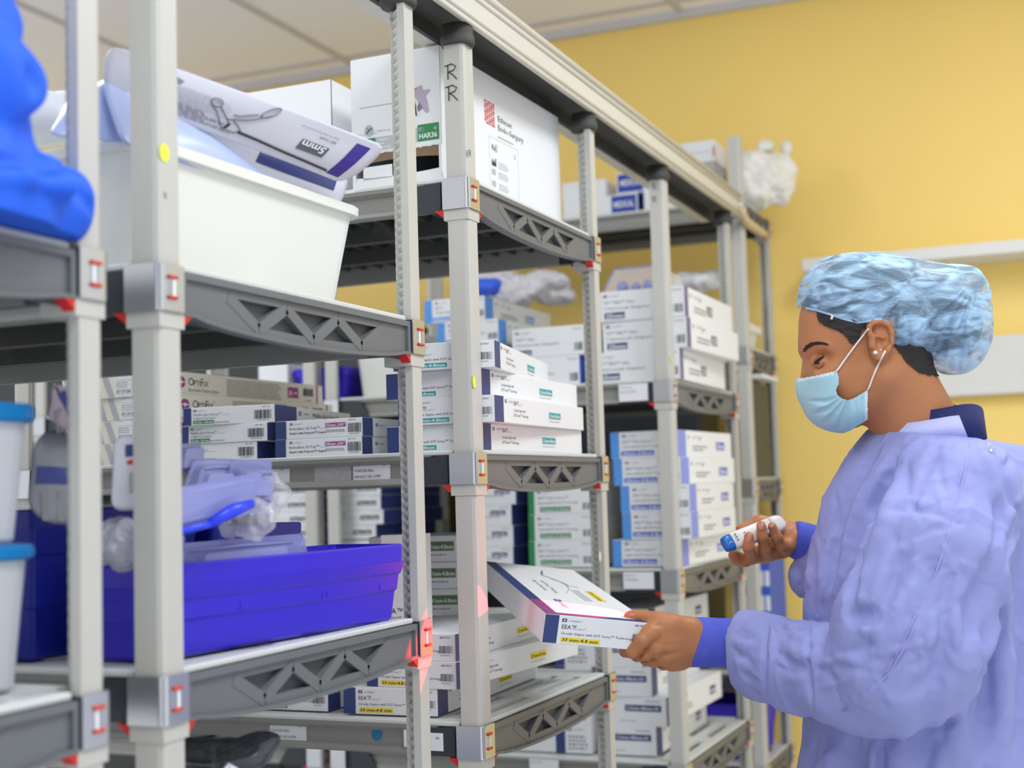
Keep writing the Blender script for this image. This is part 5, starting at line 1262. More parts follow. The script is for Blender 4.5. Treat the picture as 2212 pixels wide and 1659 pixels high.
S, V, Q = hand(fr(1560, 1240, 2.15)-[.01, .01, .0], fr(1815, 1090, 2.2)+[.02, .02, .10], .0015, FH, [(fr(1700, 1168, 2.236), (.022, .022, .017), .014)],
    gro=[([(1604, 1196), (1630, 1194)], .0012, .0008), ([(1606, 1184), (1630, 1183)], .001, .0006), ([(1636, 1166), (1660, 1166)], .001, .0006), ([(1640, 1150), (1656, 1150)], .001, .0005), ([(1664, 1158), (1684, 1152)], .001, .0006), ([(1688, 1160), (1700, 1150), (1715, 1140)], .003, .0018)])
FHS = S; parts_.append((V, Q))
# --- the rest of the body, under the clothes
S = SDF(fr(1700, 3050, 2.0)-[.15, .02, .36], fr(2200, 930, 2.0)+[.10, .02, .36], .007)
g = lambda px, py, z=2.0: fr(px, py, z)
S.cap(g(2000, 990), g(1995, 1140), .055, .10, k=.04); S.ell(g(1990, 1160), (.10, .14, .16), k=.05); S.cap(g(1985, 1250), g(1985, 1560), .11, .125, k=.05); S.ell(g(1990, 1640), (.115, .12, .14), k=.04)
S.cap(fr(2068, 1085, 1.87), g(1960, 1400, 1.80), .048, .042, k=.03); S.cap(g(1960, 1400, 1.80), g(1620, 1400, 2.04), .042, .028, k=.02)
S.cap(g(1990, 1080, 2.13), g(1885, 1235, 2.20), .045, .040, k=.03); S.cap(g(1885, 1235, 2.20), g(1790, 1192, 2.228), .038, .028, k=.02)
floorp = lambda x, dz: np.linalg.solve(FM.T, np.array([x[0], x[1], .0])-np.array(CAM))
for dz in (-.10, .10):
    hip = g(1988, 1700, 2.0+dz); w0 = to_world(hip); kn = np.linalg.solve(FM.T, np.array([w0[0]-.01, w0[1], .50])-np.array(CAM)); an = np.linalg.solve(FM.T, np.array([w0[0]+.02, w0[1], .09])-np.array(CAM)); toe = np.linalg.solve(FM.T, np.array([w0[0]-.12, w0[1], .045])-np.array(CAM))
    S.cap(hip, kn, .085, .055, k=.03); S.cap(kn, an, .052, .036, k=.02); S.cap(an, toe, .038, .026, k=.02)
V, Q = S.mesh(); parts_.append((smooth_np(V, Q, 1), Q))
off = 0; VV, QQ = [], []
for V, Q in parts_: VV.append(V); QQ.append(Q+off); off += len(V)
BODY = ob('body', np.concatenate(VV), np.concatenate(QQ), [M_skin], None, PERSON)
# trousers and shoes (outside the picture)
for dz in (-.10, .10):
    w0 = to_world(g(1988, 1700, 2.0+dz))-np.array(PERSON.location); mb = MB()
    mb.tube([(w0[0], w0[1], .82), (w0[0]-.01, w0[1], .50), (w0[0]+.02, w0[1], .10)], [.098, .075, .062], M_scrub, n=20); mb.obj('trouser_leg', PERSON)
    mb = MB(); R = []
    for t, hw, hh in ((-.0, .030, .04), (.02, .038, .075), (.10, .042, .07), (.18, .048, .05), (.24, .042, .04), (.265, .02, .025)):
        R.append([(w0[0]+.07-t, w0[1]+hw*math.cos(a), max(.0, hh*(.5+.5*math.sin(a)))) for a in [2*math.pi*i/14 for i in range(14)]])
    mb.rings(R, mat('shoe_white', (214, 214, 214), .5), smooth=True); mb.obj('shoe', PERSON)
# --- hair: the scalp region of the head, lifted a little
HP = [(1768, 540), (1730, 600), (1732, 662), (1764, 674), (1772, 698), (1786, 706), (1806, 713), (1824, 724), (1834, 742), (1842, 748), (1852, 734), (1864, 718), (1876, 708), (1882, 690), (1926, 688), (1932, 718), (1930, 748), (1944, 768), (1962, 790), (1990, 812), (2040, 818), (2120, 820), (2120, 500)]
rs = np.random.RandomState(2); x, y = to_px(headV); nz = np.array([NZ.noise(Vector(p*90)) for p in headV]); nz2 = np.array([NZ.noise(Vector((p[0]*300, p[1]*300, p[2]*60))) for p in headV])
inside = in_poly(x+nz*9+nz2*5, y+nz*9+nz2*4, HP); earm = (np.abs(headV[:, 2]-ZH) > .0655) & (x > 1871) & (x < 1932) & (y > 688) & (y < 785)
inside &= ~earm
keep = inside[headQ].all(1); Vh, Qh = sub_mesh(headV, headQ, keep); N = normals(Vh, Qh)
nn = np.array([NZ.noise(Vector((p[0]*60, p[1]*260, p[2]*260))) for p in Vh]); Vh = Vh+N*(.0018+.0012*nn)[:, None]
S = SDF(fr(1960, 800, 1.9)-[0, .0, .0], fr(2130, 570, 2.05)+[0, .0, .03], .004); S.ell(H(2052, 695), (.046, .050, .046), k=.02); S.ell(H(2020, 660), (.04, .04, .05), k=.02)
Vb, Qb = S.mesh(); Vh2 = np.concatenate([Vh, Vb]); Qh2 = np.concatenate([Qh, Qb+len(Vh)])
ob('hair', Vh2, Qh2, [M_hair], None, PERSON)
# --- eye, lashes, brow, studs, straps
def onhead(px, py, lift=.001): q = surf(HS, px, py); return None if q is None else q-np.array([0, 0, lift])
def tube_fr(pts, r, m, mb, n=8): mb.tube([to_world(p)-np.array(PERSON.location) for p in pts], r, m, n=n)
mb = MB()
q = onhead(1769, 782, 0)
def ball(mb, c, r, m, sx=1., sy=1., sz=1.):
    n = 12; R = []
    for i in range(1, 8):
        a = math.pi*i/8; R.append([to_world(c+np.array([r*sx*math.sin(a)*math.cos(2*math.pi*j/n), r*sy*math.cos(a), r*sz*math.sin(a)*math.sin(2*math.pi*j/n)]))-np.array(PERSON.location) for j in range(n)])
    mb.rings(R, m, smooth=True)
ball(mb, q+np.array([.0003, .0, .0032]), .0048, M_eyew, 1.05, .50, .8); ball(mb, q+np.array([-.0012, -.0006, .0016]), .0034, M_iris, .8, .85, .9)
mb.obj('eye', PERSON)
mb = MB(); U = [(1758, 787), (1764, 780), (1770, 775), (1778, 770)]; tube_fr([onhead(*p, .0022) for p in U], [.0008, .0016, .0018, .0009], M_lash, mb)
for i in range(9):
    t = i/8; a = onhead(1758+17*t, 786-14*t, .0025); tube_fr([a, a+np.array([-.0045+.002*t, -.003, -.002])], [.0006, .0002], M_lash, mb, n=4)
mb.obj('eyelashes', PERSON)
mb = MB(); tube_fr([onhead(*p, .0022) for p in ((1757, 782), (1764, 775), (1771, 770), (1779, 767))], [.0012, .0026, .0026, .0012], M_lid, mb); tube_fr([onhead(*p, .0008) for p in ((1760, 792), (1768, 795), (1776, 790), (1780, 783))], [.001, .0016, .0016, .001], M_lid, mb); mb.obj('eyelid', PERSON)
M_brow = mat('brow_hair', (58, 34, 26), .6); mb = MB(); rs = random.Random(5)
BR = [(1734, 760), (1741, 750), (1752, 743), (1764, 741), (1776, 742), (1786, 746)]
for i in range(330):
    t = rs.random()*.96; k_ = t*(len(BR)-1); j = int(k_); f_ = k_-j; bx = BR[j][0]*(1-f_)+BR[j+1][0]*f_; by = BR[j][1]*(1-f_)+BR[j+1][1]*f_
    wd = 8.5*(1-.7*t); y0 = by+rs.uniform(-wd, wd)*.6; a = onhead(bx, y0, .0004); b = onhead(bx+6+4*t, y0-3+5*t, .0007)
    if a is not None and b is not None: tube_fr([a, b], [.00045, .0002], M_brow, mb, n=4)
mb.obj('eyebrow', PERSON)
mb = MB(); ball(mb, onhead(1890, 762, .002), .0034, M_stud); ball(mb, onhead(1902, 756, .001), .0015, M_stud); mb.obj('ear_stud', PERSON)
# --- face mask
S = SDF(fr(1725, 950, 1.9)-[.0, .0, .02], fr(1895, 780, 2.0)+[.01, .01, .09], .0012)
S.ell(H(1806, 838), (.0475, .046, .062), k=.03, rot=rot2(6)); S.ell(H(1800, 872), (.038, .037, .050), k=.03); S.ell(H(1766, 828), (.020, .026, .036), k=.02)
S.ell(H(1838, 880), (.038, .026, .058), k=.02, rot=rot2(18)); S.cap(H(1748, 822), H(1752, 850), .009, .012, k=.015)
gi = [np.arange(n) for n in S.n]; wx = [S.lo[k]+S.h*gi[k] for k in range(3)]; ii = [np.clip((wx[k]-HS.lo[k])/HS.h, 0, HS.n[k]-1.001) for k in range(3)]; i0 = [v.astype(int) for v in ii]; fr_ = [(v-w_) for v, w_ in zip(ii, i0)]
def tri(F):
    out = 0
    for a in (0, 1):
        for b in (0, 1):
            for c in (0, 1):
                wgt = (fr_[0] if a else 1-fr_[0])[:, None, None]*(fr_[1] if b else 1-fr_[1])[None, :, None]*(fr_[2] if c else 1-fr_[2])[None, None, :]
                out = out+wgt*F[np.ix_(i0[0]+a, i0[1]+b, i0[2]+c)]
    return out
hd = tri(HS.F)-.0028; A_ = S.F; S.F = (np.minimum(A_, hd)-np.maximum(.010-np.abs(A_-hd), 0)**2/.04).astype(np.float32)
grooves_px(S, [([(1808, 858), (1785, 868), (1745, 866)], .0035, .0034), ([(1812, 862), (1790, 882), (1757, 895)], .004, .0042), ([(1822, 866), (1800, 894), (1778, 918)], .004, .0044), ([(1832, 866), (1822, 892), (1808, 930)], .0045, .0060),
               ([(1810, 860), (1786, 876), (1750, 882)], .003, -.0018), ([(1818, 866), (1796, 890), (1768, 908)], .003, -.0020), ([(1828, 868), (1812, 896), (1796, 926)], .003, -.0022), ([(1846, 862), (1850, 890), (1846, 925)], .004, .0012)])
V, Q = S.mesh(); V = smooth_np(V, Q, 1, .4); x, y = to_px(V)
MP = [(1700, 818), (1738, 815), (1770, 809), (1808, 799.5), (1812, 812), (1812, 830), (1807, 843), (1809, 852), (1820, 860), (1832, 864), (1848, 857), (1877, 839), (1875, 870), (1875, 906), (1838, 930), (1798, 945), (1700, 945)]
keep = in_poly(x, y, MP)[Q].all(1); ym = y[Q].mean(1); xm = x[Q].mean(1)
V2, Q2 = sub_mesh(V, Q, keep); mi = (((ym < 822-(xm-1738)*.20) & (xm < 1812)) | (xm > 1868))[keep].astype(int)
MASK = ob('face_mask', V2, Q2, [M_mask, M_maskw], mi, PERSON)
MS = S; mb = MB()
for row in ((1744, 820, 1806, 806), (1746, 828, 1808, 815), (1747, 832, 1808, 819)):
    for i in range(22):
        t = i/21; q = surf(MS, row[0]+(row[2]-row[0])*t, row[1]+(row[3]-row[1])*t)
        if q is not None: ball(mb, q, .00055, M_dink, 1.4, .5, .6)
for xx in (1862, 1866, 1870):
    for i in range(20):
        t = i/19; q = surf(MS, xx-2*t, 850+52*t)
        if q is not None: ball(mb, q, .00055, M_dink, .5, 1.3, .6)
mb.obj('stitching', MASK, tuple(np.array((0, 0, 0))))
mb = MB()
def loop(a, b, sag, l0, l1, start):
    P = [start]
    for i in range(1, 15):
        t = i/14; x_ = a[0]+(b[0]-a[0])*t-sag*math.sin(math.pi*t); y_ = a[1]+(b[1]-a[1])*t+sag*.3*math.sin(math.pi*t); q = onhead(x_, y_, l0+(l1-l0)*t)
        if q is not None: P.append(q)
    tube_fr(P, .0013, M_strap, mb)
loop((1806, 802), (1874, 711), 2, .0045, .003, surf(MS, 1804, 804)-np.array([0, 0, .002])); loop((1874, 842), (1911, 758), 3, .0045, .0035, surf(MS, 1872, 844)-np.array([0, 0, .002]))
mb.obj('ear_loop', MASK)
# --- bouffant cap
def cap_material():
    m = mat('cap_mesh', (172, 208, 238), .6, bump=.3, bscale=90, spec=.3); nt = m.node_tree; b = nt.nodes['Principled BSDF']
    tc = nt.nodes.new('ShaderNodeTexCoord'); mp = nt.nodes.new('ShaderNodeMapping'); mp.inputs['Rotation'].default_value = (.3, .5, .6); mp.inputs['Scale'].default_value = (9, 9, 26)
    n = nt.nodes.new('ShaderNodeTexNoise'); n.inputs['Scale'].default_value = 2.2; n.inputs['Detail'].default_value = 3; n.inputs['Distortion'].default_value = .9
    cr = nt.nodes.new('ShaderNodeValToRGB'); cr.color_ramp.elements[0].position = .40; cr.color_ramp.elements[0].color = (.30, .30, .30, 1); cr.color_ramp.elements[1].position = .62; cr.color_ramp.elements[1].color = (.88, .88, .88, 1)
    n2 = nt.nodes.new('ShaderNodeTexVoronoi'); n2.feature = 'DISTANCE_TO_EDGE'; n2.inputs['Scale'].default_value = 17; mp2 = nt.nodes.new('ShaderNodeMapping'); mp2.inputs['Scale'].default_value = (1, 1, 4.5); mp2.inputs['Rotation'].default_value = (.2, .9, .5)
    cr2 = nt.nodes.new('ShaderNodeValToRGB'); cr2.color_ramp.elements[0].position = 0; cr2.color_ramp.elements[0].color = (.16, .16, .16, 1); cr2.color_ramp.elements[1].position = .045; cr2.color_ramp.elements[1].color = (0, 0, 0, 1)
    ad = nt.nodes.new('ShaderNodeMath'); ad.operation = 'ADD'; ad.use_clamp = True
    L = nt.links.new; L(tc.outputs['Object'], mp.inputs['Vector']); L(mp.outputs['Vector'], n.inputs['Vector']); L(n.outputs['Fac'], cr.inputs['Fac']); L(tc.outputs['Object'], mp2.inputs['Vector']); L(mp2.outputs['Vector'], n2.inputs['Vector']); L(n2.outputs['Distance'], cr2.inputs['Fac'])
    L(cr.outputs['Color'], ad.inputs[0]); L(cr2.outputs['Color'], ad.inputs[1]); L(ad.outputs[0], b.inputs['Alpha']); return m
M_cap = cap_material(); M_capb = mat('cap_elastic', (160, 200, 238), .6)
S = SDF(fr(1725, 830, 1.86)-[.0, .0, .0], fr(2150, 530, 2.10)+[.01, .01, .01], .0017)
S.ell(H(1880, 655), (.0965, .074, .086), k=.02, rot=rot2(-4)); S.ell(H(1800, 640), (.042, .048, .070), k=.03); S.ell(H(1985, 650), (.060, .054, .080), k=.03)
S.ell(H(2052, 672), (.052, .062, .066), k=.03, rot=rot2(18)); S.ell(H(2062, 730), (.046, .054, .056), k=.03); S.ell(H(2090, 625), (.022, .030, .04), k=.03); S.ell(H(1940, 715), (.045, .030, .078), k=.03)
pin = (1962, 612); rs = random.Random(12); GL = []
ends = [(1742, 640), (1745, 662), (1762, 674), (1782, 682), (1806, 690), (1830, 698), (1856, 702), (1884, 700), (1908, 706), (1926, 726), (1940, 746), (1966, 756)]
for i, (ex, ey) in enumerate(ends):
    mx, my = (pin[0]+ex)/2+rs.uniform(-18, 18), (pin[1]+ey)/2+rs.uniform(-14, 10)
    sx, sy = pin[0]+(ex-pin[0])*rs.uniform(.05, .35), pin[1]+(ey-pin[1])*rs.uniform(.05, .35)
    GL.append(([(sx, sy), (mx, my), (ex, ey)], 0.0036+.002*rs.random(), .0056 if i % 2 else -.0050))
p2_ = (2105, 610)
for i, (ex, ey) in enumerate([(1950, 735), (1972, 752), (1990, 770), (2010, 784), (2040, 800), (2070, 806), (2100, 780), (2125, 740)]):
    mx, my = (p2_[0]+ex)/2+rs.uniform(-16, 12), (p2_[1]+ey)/2+rs.uniform(-6, 14)
    GL.append(([(p2_[0]+(ex-p2_[0])*.15, p2_[1]+(ey-p2_[1])*.15), (mx, my), (ex, ey)], .0042, .0060 if i % 2 else -.0050))
for pts in ([(1900, 560), (1940, 585), (1965, 610)], [(1960, 572), (1975, 600), (1962, 625)], [(1850, 562), (1900, 590), (1950, 610)], [(2000, 580), (2010, 610), (1990, 640)], [(1780, 600), (1800, 640), (1790, 670)], [(1860, 640), (1900, 632), (1950, 640)]): GL.append((pts, .004, rs.choice([-.004, .004])))
grooves_px(S, GL); V, Q = S.mesh(); V = smooth_np(V, Q, 1, .4); x, y = to_px(V)
nzc = np.array([NZ.noise(Vector(p*55)) for p in V]); nv = normals(V, Q); V = V+nv*(nzc*.0018)[:, None]
CP = [(1700, 664), (1739, 667), (1762, 671), (1792, 680), (1822, 690), (1850, 698), (1880, 696), (1905, 692), (1924, 702), (1931, 722), (1927, 742), (1942, 752), (1966, 760), (1985, 764), (1994, 782), (2010, 792), (2040, 840), (2200, 840), (2200, 500), (1700, 500)]
keep = in_poly(x+nzc*4, y+nzc*4, CP)[Q].all(1); V2, Q2 = sub_mesh(V, Q, keep)
CAPO = ob('bouffant_cap', V2, Q2, [M_cap], None, PERSON)
CS = S; mb = MB(); E = []
for px_, py_ in ((1741, 669), (1762, 673), (1792, 682), (1822, 692), (1850, 700), (1878, 697), (1900, 692), (1920, 700)):
    q = surf(CS, px_, py_-3)
    if q is not None: E.append(q)
tube_fr(E, .0016, M_capb, mb); q = surf(CS, 1796, 680)
tube_fr([q, q+np.array([.0008, -.003, -.002]), q+np.array([-.0008, -.0065, -.002])], [.0011, .0016, .0019], M_strap, mb); mb.obj('elastic_edge', CAPO)
# --- gown
S = SDF(np.array([fr(1560, 2500, 2.05)[0]-.03, fr(0, 2500, 2.0)[1]-.02, 1.66]), np.array([fr(2290, 0, 2.0)[0]+.03, fr(0, 880, 2.0)[1]+.03, 2.36]), .0036)
S.ell(g(2008, 1000), (.084, .046, .105), k=.03); S.ell(g(2010, 1090), (.130, .130, .170), k=.05); S.ell(g(1988, 1230), (.148, .15, .165), k=.05)
S.cap(g(1985, 1300), g(1990, 1750), .150, .166, k=.05); S.ell(g(1988, 1620), (.155, .30, .205), k=.04); S.cap(g(1990, 1800, 1.955), g(1990, 2450, 1.94), .165, .19, k=.05); S.cap(g(1990, 1800, 2.045), g(1990, 2450, 2.06), .165, .19, k=.05); S.cap(g(1990, 1750), g(1990, 2450), .166, .20, k=.03); S.ell(g(2060, 1350, 2.0), (.13, .30, .17), k=.05); S.ell(g(2140, 1118), (.068, .11, .125), k=.04)
S.cap(g(1935, 965, 2.0), g(1868, 1110, 2.0), .028, .048, k=.04); S.cap(g(1880, 1090, 2.0), g(1806, 1330, 2.0), .044, .036, k=.04)
S.cap(g(2035, 1015, 1.94), fr(2072, 1062, 1.865), .055, .074, k=.04)
NS = [(2072, 1072, 1.850, .078), (2020, 1200, 1.81, .092), (1965, 1370, 1.79, .098), (1935, 1440, 1.79, .088), (1880, 1462, 1.82, .068), (1800, 1452, 1.87, .062), (1730, 1443, 1.93, .062), (1665, 1418, 1.99, .0575), (1624, 1402, 2.03, .054), (1598, 1392, 2.055, .046), (1570, 1388, 2.07, .040)]
for p, q in zip(NS[:-1], NS[1:]): S.cap(fr(*p[:3]), fr(*q[:3]), p[3], q[3], k=.014)
S.ell(fr(1646, 1456, 2.0), (.036, .030, .045), k=.03); S.ell(fr(1870, 1520, 1.82), (.07, .028, .055), k=.03)
FS = [(1990, 1048, 2.14, .070), (1940, 1140, 2.18, .066), (1885, 1235, 2.20, .060), (1835, 1225, 2.215, .050), (1790, 1192, 2.222, .042)]
for p, q in zip(FS[:-1], FS[1:]): S.cap(fr(*p[:3]), fr(*q[:3]), p[3], q[3], k=.02)
S.ell(fr(1748, 1246, 2.222), (.034, .036, .034), k=.015)
# neck opening and cuffs; the near sleeve ends in a gathered edge across the cuff
cN = g(1999, 918, 1.99); sl, X, Y, Z = S._sl(cN, cN, .16)
rho = np.sqrt((X-cN[0])**2+(Z-cN[2])**2); S.F[sl] = np.maximum(S.F[sl], (Y-(cN[1]-.0125)+.006*(X-cN[0])/.07+.10*np.maximum(0, rho-.075))*.9)
pc, nc = fr(1604, 1389, 2.058), fr(1492, 1387, 2.098)-fr(1600, 1390, 2.06); nc /= np.linalg.norm(nc)
sl, X, Y, Z = S._sl(pc, pc, .085); pl_ = (X-pc[0])*nc[0]+(Y-pc[1])*nc[1]+(Z-pc[2])*nc[2]; S.F[sl] = np.maximum(S.F[sl], pl_)
S.cap(g(1950, 850, 1.99), g(1997, 915, 1.99), .064, .060, k=.004, op='sub'); S.cap(fr(1480, 1386, 2.10), fr(1588, 1388, 2.068), .033, k=.003, op='sub')
GL = [  # (points, width, amplitude) amp>0 valley, <0 ridge
 ([(1936, 1000), (1905, 1060), (1880, 1130), (1855, 1200), (1838, 1270), (1826, 1322)], .014, .029), ([(1955, 1000), (1925, 1080), (1900, 1160), (1872, 1250), (1850, 1320)], .014, -.012),
 ([(1826, 1322), (1850, 1332), (1880, 1330), (1892, 1345)], .010, .026), ([(1850, 1345), (1890, 1370), (1905, 1400)], .010, -.009), ([(1888, 1328), (1880, 1375), (1860, 1420)], .009, .009),
 ([(1930, 1170), (1905, 1240), (1880, 1310)], .010, -.010), ([(1960, 1180), (1930, 1260), (1905, 1330)], .009, .007), ([(1985, 1240), (1950, 1300), (1920, 1345)], .009, -.006),
 ([(2093, 935), (2080, 1000), (2062, 1080), (2040, 1160), (2012, 1240), (1985, 1310), (1950, 1390), (1915, 1450), (1870, 1500), (1800, 1545)], .0045, .0032), ([(2100, 938), (2087, 1003), (2070, 1083), (2048, 1163), (2020, 1243), (1993, 1313), (1958, 1394), (1922, 1455), (1876, 1506), (1806, 1551)], .005, -.0030),
 ([(2152, 1190), (2130, 1260), (2100, 1340), (2082, 1385)], .015, .028), ([(2150, 1060), (2160, 1130), (2150, 1200)], .012, .012), ([(2078, 1390), (2040, 1430), (1985, 1480), (1940, 1520)], .010, .006),
 ([(2060, 1400), (2020, 1420), (1960, 1440)], .008, .005), ([(2075, 1330), (2020, 1380), (1975, 1400)], .010, -.006),
 ([(1990, 1060), (1970, 1090), (1940, 1110)], .007, .004), ([(2010, 1090), (1980, 1085), (1950, 1070)], .006, -.004), ([(1960, 1060), (1975, 1100), (1995, 1130)], .006, .004), ([(2000, 1070), (1975, 1110), (1960, 1150)], .006, -.004),
 ([(1660, 1328), (1656, 1370), (1654, 1420), (1652, 1480), (1660, 1510)], .0055, .006), ([(1668, 1330), (1666, 1400), (1664, 1470)], .006, -.004), ([(1752, 1352), (1750, 1420), (1754, 1480), (1756, 1545)], .006, .005), ([(1762, 1355), (1762, 1430), (1764, 1520)], .007, -.004),
 ([(1672, 1335), (1690, 1362), (1712, 1360), (1722, 1348)], .008, .012), ([(1700, 1345), (1716, 1372), (1740, 1380)], .008, -.006), ([(1690, 1380), (1720, 1410), (1760, 1430), (1800, 1440)], .010, -.007), ([(1680, 1410), (1720, 1440), (1770, 1460)], .009, .006),
 ([(1582, 1400), (1605, 1420), (1630, 1435)], .0045, .006), ([(1580, 1370), (1600, 1366), (1630, 1368)], .005, .003), ([(1584, 1350), (1605, 1345), (1640, 1345)], .006, -.003), ([(1590, 1430), (1612, 1455), (1640, 1470)], .006, .005), ([(1585, 1415), (1600, 1440), (1625, 1465)], .005, -.004), ([(1582, 1385), (1605, 1392), (1640, 1398)], .006, -.004),
 ([(1860, 1050), (1830, 1120), (1805, 1200), (1795, 1290)], .010, .010), ([(1890, 1010), (1860, 1080), (1830, 1160), (1815, 1250)], .012, -.010), ([(1905, 960), (1870, 1010), (1840, 1080)], .010, .008), ([(1810, 1130), (1785, 1200), (1775, 1290), (1772, 1340)], .009, -.007), ([(1920, 980), (1895, 1040), (1870, 1110)], .009, -.006),
 ([(1850, 1602), (1842, 1690)], .016, .020), ([(1800, 1600), (1795, 1690)], .014, -.008), ([(1890, 1602), (1884, 1690)], .008, -.012), ([(1905, 1602), (1900, 1690)], .007, .010), ([(1950, 1585), (1942, 1630), (1950, 1690)], .014, -.008), ([(2010, 1490), (2000, 1580), (2005, 1660)], .014, .008),
 ([(2090, 1400), (2070, 1500), (2060, 1660)], .016, -.010), ([(2130, 1300), (2125, 1450), (2120, 1660)], .014, .010), ([(2170, 1200), (2172, 1400), (2165, 1660)], .016, -.012), ([(2200, 1150), (2200, 1400), (2200, 1660)], .012, .012), ([(2150, 960), (2165, 1020), (2185, 1080), (2205, 1120)], .008, .014), ([(2110, 950), (2140, 1010), (2160, 1080)], .010, -.006),
 ([(1990, 945), (1955, 985), (1930, 1010)], .010, -.006), ([(2030, 940), (2010, 1000), (1985, 1050)], .012, .005), ([(1760, 1600), (1756, 1660)], .010, .006), ([(1715, 1215), (1735, 1250), (1735, 1285)], .010, .018), ([(1745, 1230), (1752, 1270)], .008, -.006), ([(1750, 1130), (1740, 1148)], .006, .006)]
rs = random.Random(31)
def creases(x0, y0, x1, y1, n, ang, spread, l0=40, l1=120, wd=(.0045, .009), amp=(.003, .007)):
    for _ in range(n):
        cx_, cy_ = rs.uniform(x0, x1), rs.uniform(y0, y1); a = math.radians(ang+rs.gauss(0, spread)); l = rs.uniform(l0, l1)/2; b = a+rs.uniform(-.35, .35)
        GL.append(([(cx_-l*math.cos(a), cy_+l*math.sin(a)), (cx_, cy_), (cx_+l*math.cos(b), cy_-l*math.sin(b))], rs.uniform(*wd), rs.uniform(*amp)*rs.choice([-.8, 1])))
GAIN = 1.35
SM = dict(wd=(.0038, .0062), amp=(.0018, .0038)); creases(1920, 1000, 2110, 1180, 20, 70, 45, **SM); creases(1900, 1180, 2120, 1400, 22, 55, 35, **SM); creases(1780, 1370, 1960, 1520, 18, 15, 35, **SM); creases(1600, 1350, 1760, 1470, 16, -8, 25, 30, 90, (.004, .007), (.0025, .005))
creases(1770, 1080, 1880, 1320, 12, 75, 12, 80, 200); creases(1760, 1670, 2190, 1760, 22, 88, 6, 60, 130, (.008, .014), (.005, .011)); creases(2000, 1380, 2200, 1560, 14, 85, 10, 100, 220, (.009, .014), (.005, .010)); creases(2120, 1000, 2200, 1300, 10, 80, 12, 80, 200)
grooves_px(S, GL)
V, Q = S.mesh(); nv = normals(V, Q)
d = np.array([NZ.noise(Vector((p[0]*24, p[1]*24, p[2]*24)))+.5*abs(NZ.noise(Vector((p[0]*60+3, p[1]*45, p[2]*60)))) for p in V]); dd = np.array([1-2*abs(NZ.noise(Vector((p[0]*16+7, p[1]*11, p[2]*16)))) for p in V])
cr_ = np.array([NZ.voronoi(Vector((p[0]*20+2*NZ.noise(Vector(p*7)), p[1]*14, p[2]*20)))[0] for p in V]); cr_ = np.exp(-((cr_[:, 1]-cr_[:, 0])/.07)**2)
V = smooth_np(V+nv*(d*.0010+np.clip(dd, 0, 1)**6*.0022-cr_*.0006)[:, None], Q, 1, .4)
print('gown verts', len(V)); GOWN = ob('gown', V, Q, [M_gown], None, PERSON); GS = S
# seam piping on the sleeve
mb = MB()
for off_ in (0, 7):
    P = []
    for (a, b), (c_, d_) in zip([(2093, 935), (2080, 1000), (2062, 1080), (2040, 1160), (2012, 1240), (1985, 1310), (1950, 1390), (1915, 1450), (1870, 1500)], [(2080, 1000), (2062, 1080), (2040, 1160), (2012, 1240), (1985, 1310), (1950, 1390), (1915, 1450), (1870, 1500), (1800, 1545)]):
        for i in range(4):
            q = surf(GS, a+(c_-a)*i/4+off_, b+(d_-b)*i/4)
            if q is not None: P.append(q-np.array([0, 0, .0026]))
    tube_fr(P, .0012, M_gown2, mb, n=5)
mb.obj('seam', GOWN)
# neckband, scrub collar, knit cuffs
def ring_band(c, ex, ey, ez, top, bot, t, m, name, parent, n=48, wav=0.):
    """band round the neck: ellipse with half-axes ex (a) and ez (c), heights from top(angle) to bot(angle)"""
    mb = MB(); R = []
    for i in range(n):
        an = 2*math.pi*i/n; ca, sa = math.cos(an), math.sin(an); wv = 1+wav*math.sin(5*an)
        p = lambda s_, hh: to_world(c+np.array([ex*ca*s_*wv, hh, ez*sa*s_*wv]))-np.array(PERSON.location)
        R.append([p(1., top(ca, sa)), p(1.12, bot(ca, sa)), p(1.12-t, bot(ca, sa)), p(1-t, top(ca, sa)-.001)])
    vs = [q for r in R for q in r]; fs = []
    for i in range(n):
        k = (i+1) % n
        for j in range(4): l = (j+1) % 4; fs.append((i*4+j, i*4+l, k*4+l, k*4+j))
    mb.add(vs, fs, m, smooth=True); return mb.obj(name, parent)
cN = g(1999, 918, 1.99)
ring_band(cN, .0685, 0, .070, lambda ca, sa: .012+.012*ca-.022*max(0, ca)**3, lambda ca, sa: -.017+.008*ca-.018*max(0, ca)**2, .05, M_collar, 'neckband', GOWN, wav=.01)
ring_band(g(2030, 905, 1.99), .062, 0, .064, lambda ca, sa: .020+.012*ca-.030*max(0, ca)**3, lambda ca, sa: -.03+.0*ca-.02*max(0, ca)**2, .06, M_scrub, 'scrub_collar', PERSON, wav=.03)
mb = MB(); CFN = [fr(1482, 1387, 2.100), fr(1486, 1387, 2.099), fr(1520, 1387, 2.090), fr(1550, 1388, 2.083), fr(1576, 1388, 2.074), fr(1592, 1389, 2.068)]
tube_fr(CFN, [.0362, .0376, .0376, .0368, .0362, .0358], M_cuff, mb, n=40); mb.obj('knit_cuff', GOWN)
mb = MB(); tube_fr([fr(1713, 1163, 2.236), fr(1717, 1164, 2.236), fr(1738, 1172, 2.236), fr(1760, 1182, 2.236), fr(1785, 1200, 2.236)], [.0285, .0305, .033, .036, .036], M_cuff, mb, n=36); mb.obj('knit_cuff', GOWN)
mb = MB()
for px_, py_ in ((2124, 945), (2135, 962), (2140, 975)):
    q = surf(GS, px_, py_)
    if q is not None: ball(mb, q, .003, M_alu)
mb.obj('snap', GOWN)
